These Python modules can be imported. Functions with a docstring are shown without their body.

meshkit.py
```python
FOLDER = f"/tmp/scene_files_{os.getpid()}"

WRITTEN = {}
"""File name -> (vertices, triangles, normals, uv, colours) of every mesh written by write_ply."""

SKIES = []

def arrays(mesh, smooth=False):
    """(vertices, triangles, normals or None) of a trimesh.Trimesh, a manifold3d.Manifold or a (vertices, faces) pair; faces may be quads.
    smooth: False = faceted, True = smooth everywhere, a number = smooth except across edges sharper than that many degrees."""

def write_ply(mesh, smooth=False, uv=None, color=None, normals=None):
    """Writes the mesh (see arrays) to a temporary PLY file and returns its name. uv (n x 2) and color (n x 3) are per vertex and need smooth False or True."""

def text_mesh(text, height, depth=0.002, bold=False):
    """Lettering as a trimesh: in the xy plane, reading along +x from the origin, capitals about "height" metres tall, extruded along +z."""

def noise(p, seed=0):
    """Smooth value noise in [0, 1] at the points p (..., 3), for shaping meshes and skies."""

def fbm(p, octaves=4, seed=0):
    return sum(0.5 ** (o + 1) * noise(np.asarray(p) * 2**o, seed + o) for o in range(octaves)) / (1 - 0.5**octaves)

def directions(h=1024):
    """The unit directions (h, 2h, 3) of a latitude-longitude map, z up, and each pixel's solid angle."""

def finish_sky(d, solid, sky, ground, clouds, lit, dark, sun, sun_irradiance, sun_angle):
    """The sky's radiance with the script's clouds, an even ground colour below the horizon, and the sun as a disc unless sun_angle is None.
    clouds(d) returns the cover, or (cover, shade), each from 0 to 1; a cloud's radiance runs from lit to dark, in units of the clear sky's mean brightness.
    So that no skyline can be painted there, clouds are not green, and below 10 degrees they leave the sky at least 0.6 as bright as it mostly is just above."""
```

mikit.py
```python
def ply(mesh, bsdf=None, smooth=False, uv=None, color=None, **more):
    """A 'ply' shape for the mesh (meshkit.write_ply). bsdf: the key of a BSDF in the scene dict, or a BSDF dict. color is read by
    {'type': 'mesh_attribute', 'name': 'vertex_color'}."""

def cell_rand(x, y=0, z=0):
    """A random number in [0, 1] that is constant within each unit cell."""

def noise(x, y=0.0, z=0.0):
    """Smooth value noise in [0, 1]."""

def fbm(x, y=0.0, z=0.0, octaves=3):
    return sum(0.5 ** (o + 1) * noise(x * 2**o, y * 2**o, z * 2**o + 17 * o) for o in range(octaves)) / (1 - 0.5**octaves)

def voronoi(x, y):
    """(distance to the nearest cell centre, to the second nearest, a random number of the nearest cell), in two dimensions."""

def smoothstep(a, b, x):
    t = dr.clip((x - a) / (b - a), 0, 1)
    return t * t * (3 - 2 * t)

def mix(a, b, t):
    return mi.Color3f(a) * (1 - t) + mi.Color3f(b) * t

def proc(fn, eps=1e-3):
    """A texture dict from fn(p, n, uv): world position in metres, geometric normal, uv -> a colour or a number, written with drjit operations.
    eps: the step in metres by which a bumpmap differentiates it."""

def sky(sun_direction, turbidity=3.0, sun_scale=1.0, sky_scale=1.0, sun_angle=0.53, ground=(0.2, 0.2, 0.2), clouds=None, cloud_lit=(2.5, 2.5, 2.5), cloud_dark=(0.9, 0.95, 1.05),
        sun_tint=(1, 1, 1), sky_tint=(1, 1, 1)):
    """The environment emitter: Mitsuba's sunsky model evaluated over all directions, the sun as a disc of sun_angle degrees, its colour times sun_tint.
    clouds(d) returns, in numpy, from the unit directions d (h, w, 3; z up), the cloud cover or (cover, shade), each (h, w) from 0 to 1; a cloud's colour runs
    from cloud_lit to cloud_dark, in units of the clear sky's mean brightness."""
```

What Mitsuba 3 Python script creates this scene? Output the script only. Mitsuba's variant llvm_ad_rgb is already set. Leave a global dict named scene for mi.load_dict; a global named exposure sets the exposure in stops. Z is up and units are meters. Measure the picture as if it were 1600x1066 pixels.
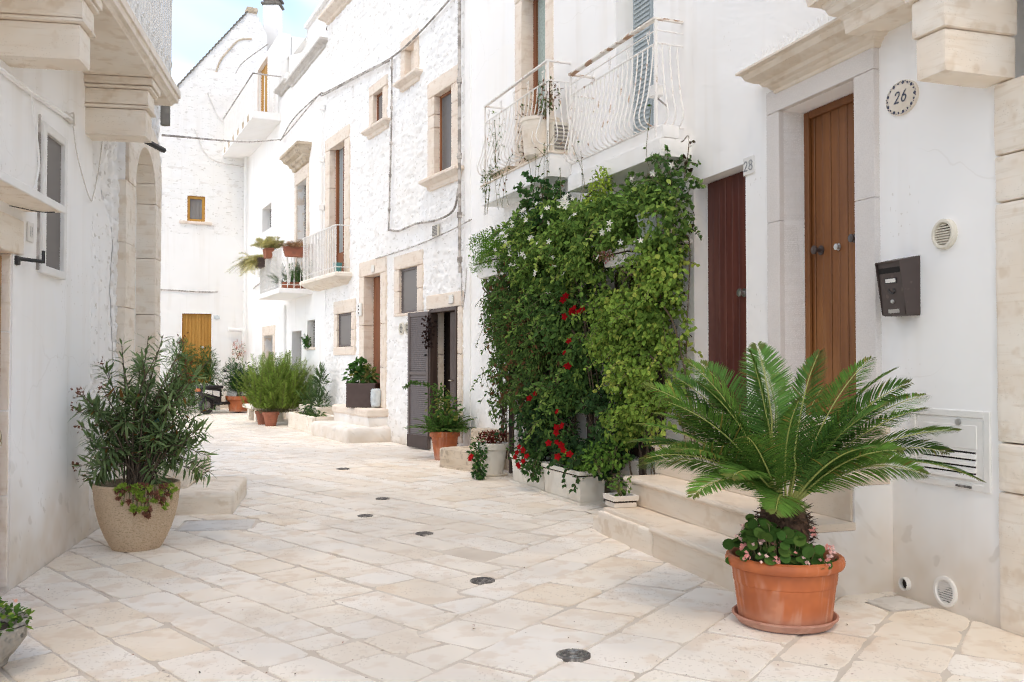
import math, numpy as np, trimesh, drjit as dr, mitsuba as mi, mikit, meshkit
from mikit import proc, noise, fbm, smoothstep, mix, voronoi, cell_rand
from scipy.spatial import ConvexHull
from shapely.geometry import Polygon, LineString, box as sbox
from shapely import affinity
T4 = mi.ScalarTransform4f
scene, labels = {}, {}
# ------------------------------------------------------------------ camera, sky, exposure
EYE = 1.5
PITCH = math.atan(33 / 1450)
scene['camera'] = {'type': 'perspective', 'fov': 2 * math.degrees(math.atan(800 / 1450)), 'fov_axis': 'x', 'near_clip': 0.05, 'far_clip': 3000.0,
                   'to_world': T4().look_at(origin=[0, 0, EYE], target=[0, math.cos(PITCH), EYE + math.sin(PITCH)], up=[0, 0, 1])}

def clouds(d):
    q = d / np.maximum(d[..., 2:], 0.12)
    a = meshkit.fbm(np.stack([q[..., 0] * 1.1, q[..., 1] * 0.55, q[..., 0] * 0], -1), 5, 3)
    b = meshkit.fbm(np.stack([q[..., 0] * 4 + a * 3, q[..., 1] * 1.6, q[..., 1] * 0], -1), 4, 9)
    c = 0.19 + 0.60 * np.clip((a - 0.38) * 3.4, 0, 1) + 0.30 * (b - 0.5)
    return np.clip(c, 0, 0.97), 0.15 * np.clip(b, 0, 1)
scene['sky'] = mikit.sky((0.02, -0.74, 0.95), turbidity=3, sun_scale=0.068, sun_angle=18, sky_scale=1.0, clouds=clouds, cloud_lit=(2.55, 2.36, 2.12), cloud_dark=(1.65, 1.55, 1.42),
                         ground=(0.35, 0.33, 0.30), sun_tint=(1.0, 0.93, 0.82), sky_tint=(1.09, 0.99, 0.90))
exposure = 3.17

# ------------------------------------------------------------------ materials
def rgb(c): return {'type': 'rgb', 'value': list(c)}
def mat(key, color, rough=0.8, bump=None, scale=0.002, two=True, eps=1e-3, **kw):
    b = {'type': 'principled', 'base_color': color if isinstance(color, dict) else rgb(color), 'roughness': rough, **kw}
    if bump is not None:
        b = {'type': 'bumpmap', 'arbitrary': proc(bump, eps), 'scale': scale, 'bsdf': b}
    scene['mat_' + key] = {'type': 'twosided', 'bsdf': b} if two else b
    return key
C3 = mi.Color3f
def stain(p, base, warm, grime, zlo=0.9):
    """limewash: faint clouding, drip streaks, grimy splash zone with an uneven upper edge"""
    a = fbm(p.x * 0.9 + p.y * 0.7, p.z * 0.8, p.y * 0.9, 4)
    st = smoothstep(0.52, 0.85, fbm(p.x * 7 + p.y * 9, p.z * 0.55, 3.0, 3)) * 0.45
    c = mix(base, warm, smoothstep(0.35, 0.75, a) * 0.55)
    c = mix(c, grime, st * 0.35)
    e = zlo * (0.25 + 1.1 * fbm(p.x * 2.1, p.y * 2.1, 7.0, 3))
    low = smoothstep(e, e * 0.1, p.z) * (0.35 + 0.65 * fbm(p.x * 6, p.y * 6, p.z * 5, 3))
    c = mix(c, grime * C3(0.92, 0.86, 0.78), low * 0.9)
    q = p.x * 0.9 + p.y * 1.1 + 0.25 * fbm(p.x * 3, p.y * 3, p.z * 3, 3)
    d1, d2, w = voronoi(q * 0.75, p.z * 0.8 + 0.2 * fbm(p.y * 4, p.z * 4, p.x * 3, 3))
    crack = smoothstep(0.011, 0.003, d2 - d1) * smoothstep(0.50, 0.62, fbm(p.x * 0.8, p.y * 0.8, p.z * 0.7 + 3, 2))
    c = mix(c, C3(0.46, 0.41, 0.35), crack * 0.12)
    patch = smoothstep(0.60, 0.63, fbm(p.x * 0.9 + 5, p.y * 0.9, p.z * 0.9, 3))
    c = mix(c, C3(0.83, 0.815, 0.785), patch * 0.5)
    scuff = smoothstep(0.66, 0.74, fbm(p.x * 9 + p.z * 6, p.y * 9 + p.z * 6, p.z * 2.5, 3)) * smoothstep(1.3, 0.3, p.z)
    c = mix(c, C3(0.55, 0.50, 0.44), scuff * 0.45)
    sp = smoothstep(0.84, 0.90, noise(p.x * 41, p.z * 37, p.y * 41)) * smoothstep(0.62, 0.8, fbm(p.x * 2, p.y * 2, p.z * 2.0, 2))
    return mix(c, C3(0.50, 0.44, 0.37), sp * 0.35)
W0, W1, W2 = C3(0.84, 0.836, 0.828), C3(0.80, 0.785, 0.76), C3(0.62, 0.545, 0.45)
mat('plaster', proc(lambda p, n, uv: stain(p, W0, W1, W2)), 0.92, bump=lambda p, n, uv: fbm(p.x * 9 + p.y * 5, p.z * 9, p.y * 7, 4) + 0.25 * fbm(p.x * 55, p.y * 55, p.z * 55, 2), scale=0.0045, eps=4e-3)
mat('stucco', proc(lambda p, n, uv: stain(p, W0, W1, W2, 0.5)), 0.95, bump=lambda p, n, uv: fbm(p.x * 38, p.y * 38, p.z * 38, 3) + 0.5 * fbm(p.x * 7, p.y * 7, p.z * 7, 2), scale=0.010, eps=6e-3)
def rubcol(p, n, uv):
    c = stain(p, W0, C3(0.80, 0.78, 0.75), C3(0.60, 0.54, 0.47), 0.6)
    g = smoothstep(0.60, 0.78, fbm(p.x * 4.2, p.y * 4.2, p.z * 7, 4))
    k = smoothstep(0.66, 0.74, fbm(p.x * 13, p.y * 13, p.z * 21, 3))
    return mix(mix(c, C3(0.55, 0.50, 0.45), g * 0.35), C3(0.40, 0.36, 0.31), k * 0.45)
mat('rubble', proc(rubcol), 0.95, bump=lambda p, n, uv: fbm(p.x * 21, p.y * 21, p.z * 26, 4), scale=0.026, eps=7e-3)
def lime(c0, c1, c2, f=1.0):
    def fn(p, n, uv):
        a = fbm(p.x * 3 * f, p.y * 3 * f, p.z * 5 * f, 4)
        c = mix(c0, c1, smoothstep(0.3, 0.7, a))
        b = smoothstep(0.56, 0.74, fbm(p.x * 11 * f, p.y * 11 * f, p.z * 9 * f + 5, 3))
        c = mix(c, c2, b * 0.55)
        vein = smoothstep(0.55, 0.75, fbm(p.x * 5, p.y * 5, p.z * 42, 3))
        c = mix(c, c2, vein * 0.30)
        pit = smoothstep(0.78, 0.86, noise(p.x * 120, p.y * 120, p.z * 150)) * smoothstep(0.45, 0.65, fbm(p.x * 6, p.y * 6, p.z * 9, 2))
        return mix(c, c2 * 0.7, pit * 0.30)
    return proc(fn)
LB = lambda p, n, uv: fbm(p.x * 22, p.y * 22, p.z * 22, 4) - 0.5 * smoothstep(0.7, 0.85, noise(p.x * 70, p.y * 70, p.z * 70))
mat('cream', lime(C3(0.775, 0.715, 0.63), C3(0.74, 0.655, 0.55), C3(0.60, 0.49, 0.37)), 0.85, bump=LB, scale=0.006, eps=3e-3)
mat('tuff', lime(C3(0.76, 0.68, 0.59), C3(0.745, 0.645, 0.545), C3(0.62, 0.495, 0.39)), 0.9, bump=LB, scale=0.012, eps=4e-3)
mat('old_stone', lime(C3(0.62, 0.53, 0.42), C3(0.50, 0.41, 0.30), C3(0.28, 0.22, 0.16)), 0.9, bump=LB, scale=0.022, eps=4e-3)
mat('marble', lime(C3(0.71, 0.63, 0.53), C3(0.68, 0.585, 0.475), C3(0.60, 0.49, 0.37), 0.8), 0.55, bump=LB, scale=0.0012)
mat('granite', proc(lambda p, n, uv: mix(C3(0.70, 0.665, 0.635), C3(0.60, 0.56, 0.53), noise(p.x * 220, p.y * 220, p.z * 220)) * (0.92 + 0.12 * fbm(p.x * 3, p.y * 3, p.z * 2, 3))), 0.75, bump=lambda p, n, uv: noise(p.x * 180, p.y * 180, p.z * 180), scale=0.0008)
def wood(c0, c1, c2, r=0.55, gl=0.0):
    def fn(p, n, uv):
        q = p.x * 1.3 + p.y * 0.9
        g = fbm(q * 90, p.z * 2.2, p.y * 8, 4)
        k = smoothstep(0.45, 0.7, fbm(q * 22, p.z * 0.9, 3.0, 3))
        return mix(mix(c0, c1, g), c2, k * 0.6)
    return dict(color=proc(fn), rough=r, bump=lambda p, n, uv: fbm((p.x * 1.3 + p.y * 0.9) * 110, p.z * 3, 1.0, 3), scale=0.0012)
mat('wood26', **wood(C3(0.225, 0.083, 0.020), C3(0.120, 0.040, 0.010), C3(0.285, 0.118, 0.033)))
mat('wood28', **wood(C3(0.115, 0.026, 0.018), C3(0.065, 0.016, 0.012), C3(0.15, 0.042, 0.028)))
mat('wood26_b', **wood(C3(0.255, 0.098, 0.026), C3(0.150, 0.052, 0.014), C3(0.31, 0.135, 0.042)))
mat('wood28_b', **wood(C3(0.135, 0.034, 0.023), C3(0.080, 0.021, 0.015), C3(0.165, 0.052, 0.034)))
mat('yellow_wood_b', **wood(C3(0.42, 0.21, 0.03), C3(0.33, 0.15, 0.02), C3(0.47, 0.26, 0.055)))
mat('yellow_wood', **wood(C3(0.46, 0.235, 0.035), C3(0.36, 0.17, 0.022), C3(0.50, 0.28, 0.06)))
mat('brown_wood', **wood(C3(0.24, 0.085, 0.033), C3(0.17, 0.055, 0.020), C3(0.29, 0.12, 0.05)))
mat('oak', **wood(C3(0.40, 0.20, 0.085), C3(0.28, 0.125, 0.05), C3(0.46, 0.26, 0.12)))
mat('dark_wood', **wood(C3(0.060, 0.035, 0.028), C3(0.035, 0.020, 0.016), C3(0.085, 0.055, 0.042)))
mat('shutter', (0.115, 0.092, 0.088), 0.5)
mat('screen', proc(lambda p, n, uv: mix(C3(0.155, 0.14, 0.13), C3(0.21, 0.195, 0.185), fbm(p.x * 3 + p.y * 2, p.z * 1.2, 0.0, 3))), 0.6)
mat('mailbox', proc(lambda p, n, uv: mix(C3(0.052, 0.036, 0.032), C3(0.09, 0.06, 0.05), smoothstep(0.62, 0.8, fbm(p.x * 30, p.y * 30, p.z * 24, 3)))), 0.38, specular=0.6)
mat('dark_hole', (0.012, 0.010, 0.009), 0.9)
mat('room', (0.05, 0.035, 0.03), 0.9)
mat('curtain', proc(lambda p, n, uv: mix(C3(0.34, 0.36, 0.36), C3(0.22, 0.23, 0.23), noise((p.x + p.y * 1.3) * 22, 0.0, 0.0))), 0.9)
mat('curtained_glass', proc(lambda p, n, uv: mix(C3(0.20, 0.185, 0.175), C3(0.115, 0.105, 0.10), smoothstep(0.3, 0.7, noise((p.x * .5 + p.y) * 14, p.z * 0.3, 0.0)))), 0.35, specular=0.25)
mat('green_glass', proc(lambda p, n, uv: mix(C3(0.42, 0.49, 0.46), C3(0.25, 0.33, 0.30), fbm(p.x * 40, p.y * 40, p.z * 40, 2))), 0.35)
mat('blue_shutter', (0.36, 0.41, 0.43), 0.5)
mat('iron', (0.022, 0.021, 0.022), 0.45)
mat('brass', (0.50, 0.42, 0.30), 0.35, metallic=0.9)
mat('steel', (0.55, 0.55, 0.54), 0.3, metallic=0.9)
def rusty(p, n, uv):
    k = smoothstep(0.62, 0.76, fbm(p.x * 14, p.y * 14, p.z * 14, 4))
    return mix(C3(0.76, 0.735, 0.70), C3(0.36, 0.17, 0.075), k * 0.85)
mat('white_metal', proc(rusty), 0.55)
def rusty2(p, n, uv):
    k = smoothstep(0.46, 0.64, fbm(p.x * 11, p.y * 11, p.z * 20, 4))
    return mix(C3(0.74, 0.70, 0.64), C3(0.33, 0.17, 0.08), k * 0.9)
mat('rust_rail', proc(rusty2), 0.65)
mat('white_paint', proc(lambda p, n, uv: mix(C3(0.78, 0.775, 0.755), C3(0.70, 0.68, 0.64), fbm(p.x * 8, p.y * 8, p.z * 6, 3))), 0.45)
mat('beige_plastic', (0.66, 0.62, 0.53), 0.45)
mat('cable', proc(lambda p, n, uv: mix(C3(0.50, 0.465, 0.43), C3(0.25, 0.225, 0.205), smoothstep(0.4, 0.6, fbm(p.x * 9, p.y * 9, p.z * 9, 3)))), 0.8)
mat('pale_cable', (0.62, 0.59, 0.54), 0.7)
def terra(c0, c1, zt):
    def fn(p, n, uv):
        a = fbm(p.x * 9, p.y * 9, p.z * 5, 4)
        c = mix(c0, c1, smoothstep(0.3, 0.7, a))
        v = smoothstep(0.5, 0.72, fbm((p.x + p.y) * 30, p.z * 2.0, p.y * 18, 3))
        c = mix(c, C3(0.58, 0.34, 0.24), v * 0.34)
        m_ = smoothstep(0.58, 0.70, fbm(p.x * 5, p.y * 5, p.z * 7 + 2, 4)); c = mix(c, C3(0.30, 0.085, 0.035), m_ * 0.4)
        lim = smoothstep(0.15, 0.03, p.z) * (0.3 + 0.7 * fbm(p.x * 20, p.y * 20, p.z * 20, 2))
        return mix(c, C3(0.55, 0.40, 0.33), lim * 0.45)
    return proc(fn)
mat('terracotta', terra(C3(0.45, 0.128, 0.040), C3(0.37, 0.098, 0.030), 0.4), 0.6, bump=lambda p, n, uv: fbm(p.x * 60, p.y * 60, p.z * 12, 3), scale=0.0008)
mat('saucer', terra(C3(0.42, 0.19, 0.13), C3(0.36, 0.145, 0.095), 0.4), 0.65)
def spk(p, n, uv):
    c = mix(C3(0.56, 0.43, 0.30), C3(0.48, 0.35, 0.23), fbm(p.x * 6, p.y * 6, p.z * 4, 3))
    s = noise(p.x * 130, p.y * 130, p.z * 130)
    c = mix(c, C3(0.60, 0.49, 0.36), smoothstep(0.60, 0.75, s) * 0.6)
    return mix(c, C3(0.30, 0.21, 0.13), smoothstep(0.38, 0.25, s) * 0.5)
mat('pebble_pot', proc(spk), 0.85, bump=lambda p, n, uv: noise(p.x * 130, p.y * 130, p.z * 130), scale=0.0022, eps=1.5e-3)
mat('cream_pot', proc(lambda p, n, uv: mix(C3(0.80, 0.77, 0.70), C3(0.62, 0.56, 0.47), smoothstep(0.35, 0.05, p.z) * 0.35 + 0.4 * smoothstep(0.5, 0.7, fbm(p.x * 9, p.y * 9, p.z * 3, 3)))), 0.5)
mat('brown_box', proc(lambda p, n, uv: mix(C3(0.060, 0.038, 0.035), C3(0.085, 0.058, 0.052), fbm(p.x * 12, p.y * 12, p.z * 12, 3))), 0.5)
mat('old_terra', lime(C3(0.36, 0.13, 0.075), C3(0.27, 0.095, 0.055), C3(0.16, 0.07, 0.045)), 0.8)
mat('bluegrey', (0.55, 0.60, 0.62), 0.3)
mat('teal', (0.06, 0.20, 0.20), 0.4)
mat('rock', lime(C3(0.44, 0.41, 0.36), C3(0.35, 0.32, 0.275), C3(0.20, 0.175, 0.145)), 0.95, bump=LB, scale=0.05, eps=5e-3)
mat('soil', (0.045, 0.033, 0.024), 0.95)
mat('bark', proc(lambda p, n, uv: mix(C3(0.075, 0.052, 0.036), C3(0.15, 0.11, 0.075), fbm(p.x * 40, p.y * 40, p.z * 14, 3))), 0.9)
mat('stem', (0.13, 0.12, 0.05), 0.7)
mat('rachis', (0.30, 0.33, 0.09), 0.5)
mat('caudex', proc(lambda p, n, uv: mix(C3(0.035, 0.020, 0.013), C3(0.115, 0.062, 0.036), noise(p.x * 60, p.y * 60, p.z * 60))), 0.9)
def irncol(p, n, uv): return mix(C3(0.11, 0.10, 0.095), C3(0.30, 0.275, 0.25), smoothstep(0.45, 0.7, fbm(p.x * 60, p.y * 60, 0.0, 3)))
mat('cast_iron', proc(irncol), 0.6, metallic=0.3)
mat('slate', lime(C3(0.20, 0.185, 0.165), C3(0.13, 0.12, 0.105), C3(0.30, 0.27, 0.23)), 0.9)
mat('grey_slab', lime(C3(0.60, 0.575, 0.54), C3(0.53, 0.50, 0.465), C3(0.43, 0.39, 0.345)), 0.85, bump=LB, scale=0.004)
mat('ceramic', proc(lambda p, n, uv: mix(C3(0.74, 0.68, 0.58), C3(0.66, 0.58, 0.48), fbm(p.x * 40, p.y * 40, p.z * 40, 2))), 0.25)
mat('ink', (0.03, 0.035, 0.07), 0.5)
mat('tile', (0.70, 0.68, 0.64), 0.4)
mat('tile_ink', (0.20, 0.20, 0.21), 0.5)
mat('pave_base', proc(lambda p, n, uv: mix(C3(0.60, 0.545, 0.475), C3(0.44, 0.385, 0.32), fbm(p.x * 5, p.y * 5, 0.0, 4))), 0.95, bump=lambda p, n, uv: fbm(p.x * 50, p.y * 50, 0.0, 3), scale=0.006)
def pave(c0, c1, seed):
    def fn(p, n, uv):
        a = fbm(p.x * 2.2 + seed, p.y * 2.2, 0.0, 4)
        c = mix(c0, c1, smoothstep(0.3, 0.7, a))
        b = smoothstep(0.50, 0.72, fbm(p.x * 8 + seed, p.y * 8, 1.0, 4))
        c = mix(c, C3(0.56, 0.43, 0.31), b * 0.36)
        g = smoothstep(0.50, 0.70, fbm(p.x * 0.75 + p.y * .3, p.y * 0.6, 9.0, 5))
        c = mix(c, C3(0.52, 0.49, 0.45), g * 0.40)
        pit = smoothstep(0.775, 0.83, noise(p.x * 85, p.y * 60, 3.0)) * smoothstep(0.42, 0.6, fbm(p.x * 3.3, p.y * 3.3, 4.0, 3))
        return mix(c, C3(0.38, 0.32, 0.26), pit * 0.30)
    return proc(fn)
PB = lambda p, n, uv: fbm(p.x * 7, p.y * 7, 0.0, 3) + 0.35 * fbm(p.x * 45, p.y * 45, 0.0, 3)
for i, (a, b) in enumerate([((.755, .70, .62), (.72, .65, .56)), ((.765, .72, .655), (.735, .68, .605)), ((.74, .67, .575), (.70, .615, .505)), ((.745, .705, .645), (.71, .66, .59)), ((.76, .705, .625), (.73, .665, .57))]):
    mat('pave%d' % i, pave(C3(*a), C3(*b), i * 7.3), 0.72, bump=PB, scale=0.006, eps=3e-3)
def leafmat(key, trans=0.5, rough=0.45):
    scene['mat_' + key] = {'type': 'principledthin', 'base_color': {'type': 'mesh_attribute', 'name': 'vertex_color'}, 'roughness': rough, 'diff_trans': trans, 'spec_trans': 0.0, 'eta': 1.4}
leafmat('leaf', 0.55, 0.45)
leafmat('gloss_leaf', 0.35, 0.32)
leafmat('petal', 0.7, 0.6)
scene['mat_pane'] = {'type': 'thindielectric', 'int_ior': 1.5}

# ------------------------------------------------------------------ mesh helpers
def add(parent, name, mesh, m, smooth=False, color=None, label=None, kind=None, to_world=None):
    key = name if parent is None else parent + '__' + name
    if key in scene or key in labels:
        i = 1
        while '%s_%03d' % (key, i) in scene or '%s_%03d' % (key, i) in labels: i += 1
        key = '%s_%03d' % (key, i)
    if isinstance(mesh, dict): d = dict(mesh)
    else: d = mikit.ply(mesh, 'mat_' + m, smooth=smooth, color=color)
    if to_world is not None: d['to_world'] = to_world
    scene[key] = d
    if label or kind:
        labels[key] = {}
        if label: labels[key]['label'] = label
        if kind: labels[key]['kind'] = kind
    return key
def thing(name, label, cat, group=None):
    key, i = name, 0
    while key in labels or key in scene:
        i += 1; key = '%s_%03d' % (name, i)
    labels[key] = {'label': label, 'category': cat}
    if group: labels[key]['group'] = group
    return key
def sub(parent, name):
    key, i = parent + '__' + name, 0
    while any(k == key or k.startswith(key + '__') for k in scene):
        i += 1; key = '%s__%s_%03d' % (parent, name, i)
    return key
class Frame:
    """a wall line: o on the ground, d along the wall (away from the camera), n out into the street"""
    def __init__(s, o, d, n): s.o, s.d, s.n = (np.array(x, float) for x in (o, d, n))
    def P(s, t, off=0.0, z=0.0): q = s.o + s.d * t + s.n * off; return np.array([q[0], q[1], z])
    def w(s, mesh):
        v, f = mesh
        v = np.asarray(v, float); f = np.asarray(f)
        q = s.o + v[:, :1] * s.d + v[:, 1:2] * s.n
        out = np.column_stack([q, v[:, 2]])
        if s.d[0] * s.n[1] - s.d[1] * s.n[0] < 0: f = f[:, ::-1]
        return out, f
def tri(f):
    f = np.asarray(f, int)
    return np.vstack([f[:, [0, 1, 2]], f[:, [0, 2, 3]]]) if f.shape[1] == 4 else f
def cat(ms):
    V, F, k = [], [], 0
    for v, f in ms:
        V.append(np.asarray(v, float)); F.append(tri(f) + k); k += len(v)
    return np.vstack(V), np.vstack(F)
def hull(p):
    p = np.asarray(p, float)
    h = ConvexHull(p)
    f = h.simplices.copy()
    c = p[h.vertices].mean(0)
    nn = np.cross(p[f[:, 1]] - p[f[:, 0]], p[f[:, 2]] - p[f[:, 0]])
    flip = (nn * (p[f[:, 0]] - c)).sum(1) < 0
    f[flip] = f[flip][:, ::-1]
    return p, f
def bx(a0, a1, b0, b1, c0, c1, r=0.006):
    """box with chamfered edges"""
    a0, a1 = min(a0, a1), max(a0, a1); b0, b1 = min(b0, b1), max(b0, b1); c0, c1 = min(c0, c1), max(c0, c1)
    r = min(r, .45 * (a1 - a0), .45 * (b1 - b0), .45 * (c1 - c0))
    P = []
    for a, sa in ((a0, 1), (a1, -1)):
        for b, sb in ((b0, 1), (b1, -1)):
            for c, sc in ((c0, 1), (c1, -1)):
                P += [(a + sa * r, b + sb * r, c), (a + sa * r, b, c + sc * r), (a, b + sb * r, c + sc * r)]
    return hull(P)
def rough_box(a0, a1, b0, b1, c0, c1, amp=0.02, res=0.06, seed=0, rnd=0.03):
    """a stone block: subdivided box, rounded and worn"""
    m = trimesh.creation.box(extents=(a1 - a0, b1 - b0, c1 - c0))
    m = m.subdivide_to_size(res)
    v = np.array(m.vertices); h = np.array([(a1 - a0), (b1 - b0), (c1 - c0)]) / 2
    q = np.clip(v, -(h - rnd), h - rnd); e = v - q
    L = np.linalg.norm(e, axis=1, keepdims=True)
    v = np.where(L > 1e-9, q + e / np.maximum(L, 1e-9) * np.minimum(L, rnd), v)
    m.vertices = v
    m.merge_vertices()
    nn = np.array(m.vertex_normals)
    c = np.array([(a0 + a1) / 2, (b0 + b1) / 2, (c0 + c1) / 2])
    v = np.array(m.vertices) + c
    v = v + nn * ((meshkit.fbm(v * 7 + seed * 3.1, 4, seed) - 0.55) * 2 * amp)[:, None]
    return v, np.array(m.faces)
def prism(poly, b0, b1, r=0.0):
    """shapely polygon in (t, z) extruded in s from b0 to b1 -> (t, s, z)"""
    m = trimesh.creation.extrude_polygon(poly, b1 - b0, engine='earcut')
    v = np.array(m.vertices); f = np.array(m.faces)
    return np.column_stack([v[:, 0], v[:, 2] + b0, v[:, 1]]), f[:, ::-1]
def lathe(prof, n=40, center=(0, 0, 0), wob=0.0, seed=0):
    """profile [(r, z)...] from the bottom outside upwards and in"""
    prof = np.array(prof, float); k = len(prof)
    a = np.arange(n) * 2 * np.pi / n
    R = np.repeat(prof[:, 0][None], n, 0); Z = np.repeat(prof[:, 1][None], n, 0)
    v = np.stack([R * np.cos(a)[:, None], R * np.sin(a)[:, None], Z], -1).reshape(-1, 3)
    if wob: v[:, :2] *= (1 + wob * (meshkit.fbm(v * 6 + seed, 3, seed) - 0.5))[:, None]
    i, j = np.meshgrid(np.arange(n), np.arange(k - 1), indexing='ij')
    q = np.stack([i * k + j, ((i + 1) % n) * k + j, ((i + 1) % n) * k + j + 1, i * k + j + 1], -1).reshape(-1, 4)
    return v + np.array(center), tri(q)
def disc(r, z, n=40, center=(0, 0, 0), dome=0.0):
    a = np.arange(n) * 2 * np.pi / n
    v = np.vstack([np.column_stack([r * np.cos(a), r * np.sin(a), np.full(n, z)]), [[0, 0, z + dome]]])
    i = np.arange(n)
    return v + np.array(center), np.column_stack([i, (i + 1) % n, np.full(n, n)])
def tube(P, r, sides=8, caps=True):
    P = np.asarray(P, float); n = len(P)
    r = np.broadcast_to(np.asarray(r, float), (n,))
    t = np.gradient(P, axis=0) if n > 2 else np.repeat((P[1:] - P[:1]), 2, 0)
    t /= np.linalg.norm(t, axis=1, keepdims=True) + 1e-12
    ref = np.array([0, 0, 1.0]) if abs(t[:, 2].mean()) < 0.8 else np.array([1.0, 0, 0])
    a = np.cross(t, ref); a /= np.linalg.norm(a, axis=1, keepdims=True) + 1e-12
    b = np.cross(t, a); ang = np.arange(sides) * 2 * np.pi / sides
    v = P[:, None] + r[:, None, None] * (np.cos(ang)[None, :, None] * a[:, None] - np.sin(ang)[None, :, None] * b[:, None])
    i, j = np.meshgrid(np.arange(n - 1), np.arange(sides), indexing='ij')
    q = np.stack([i * sides + j, i * sides + (j + 1) % sides, (i + 1) * sides + (j + 1) % sides, (i + 1) * sides + j], -1).reshape(-1, 4)
    f = tri(q); v = v.reshape(-1, 3)
    if caps:
        k = len(v); v = np.vstack([v, P[:1], P[-1:]]); j = np.arange(sides); e = (n - 1) * sides
        f = np.vstack([f, np.column_stack([(j + 1) % sides, j, np.full(sides, k)]), np.column_stack([e + j, e + (j + 1) % sides, np.full(sides, k + 1)])])
    return v, f
def spline(pts, n=24):
    """Catmull-Rom through the points"""
    p = np.asarray(pts, float); p = np.vstack([2 * p[0] - p[1], p, 2 * p[-1] - p[-2]])
    out = []
    m = len(p) - 3
    for u in np.linspace(0, m - 1e-6, n):
        i = int(u); t = u - i; a, b, c, d = p[i:i + 4]
        out.append(0.5 * (2 * b + (c - a) * t + (2 * a - 5 * b + 4 * c - d) * t * t + (3 * b - a - 3 * c + d) * t ** 3))
    return np.array(out)
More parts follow.
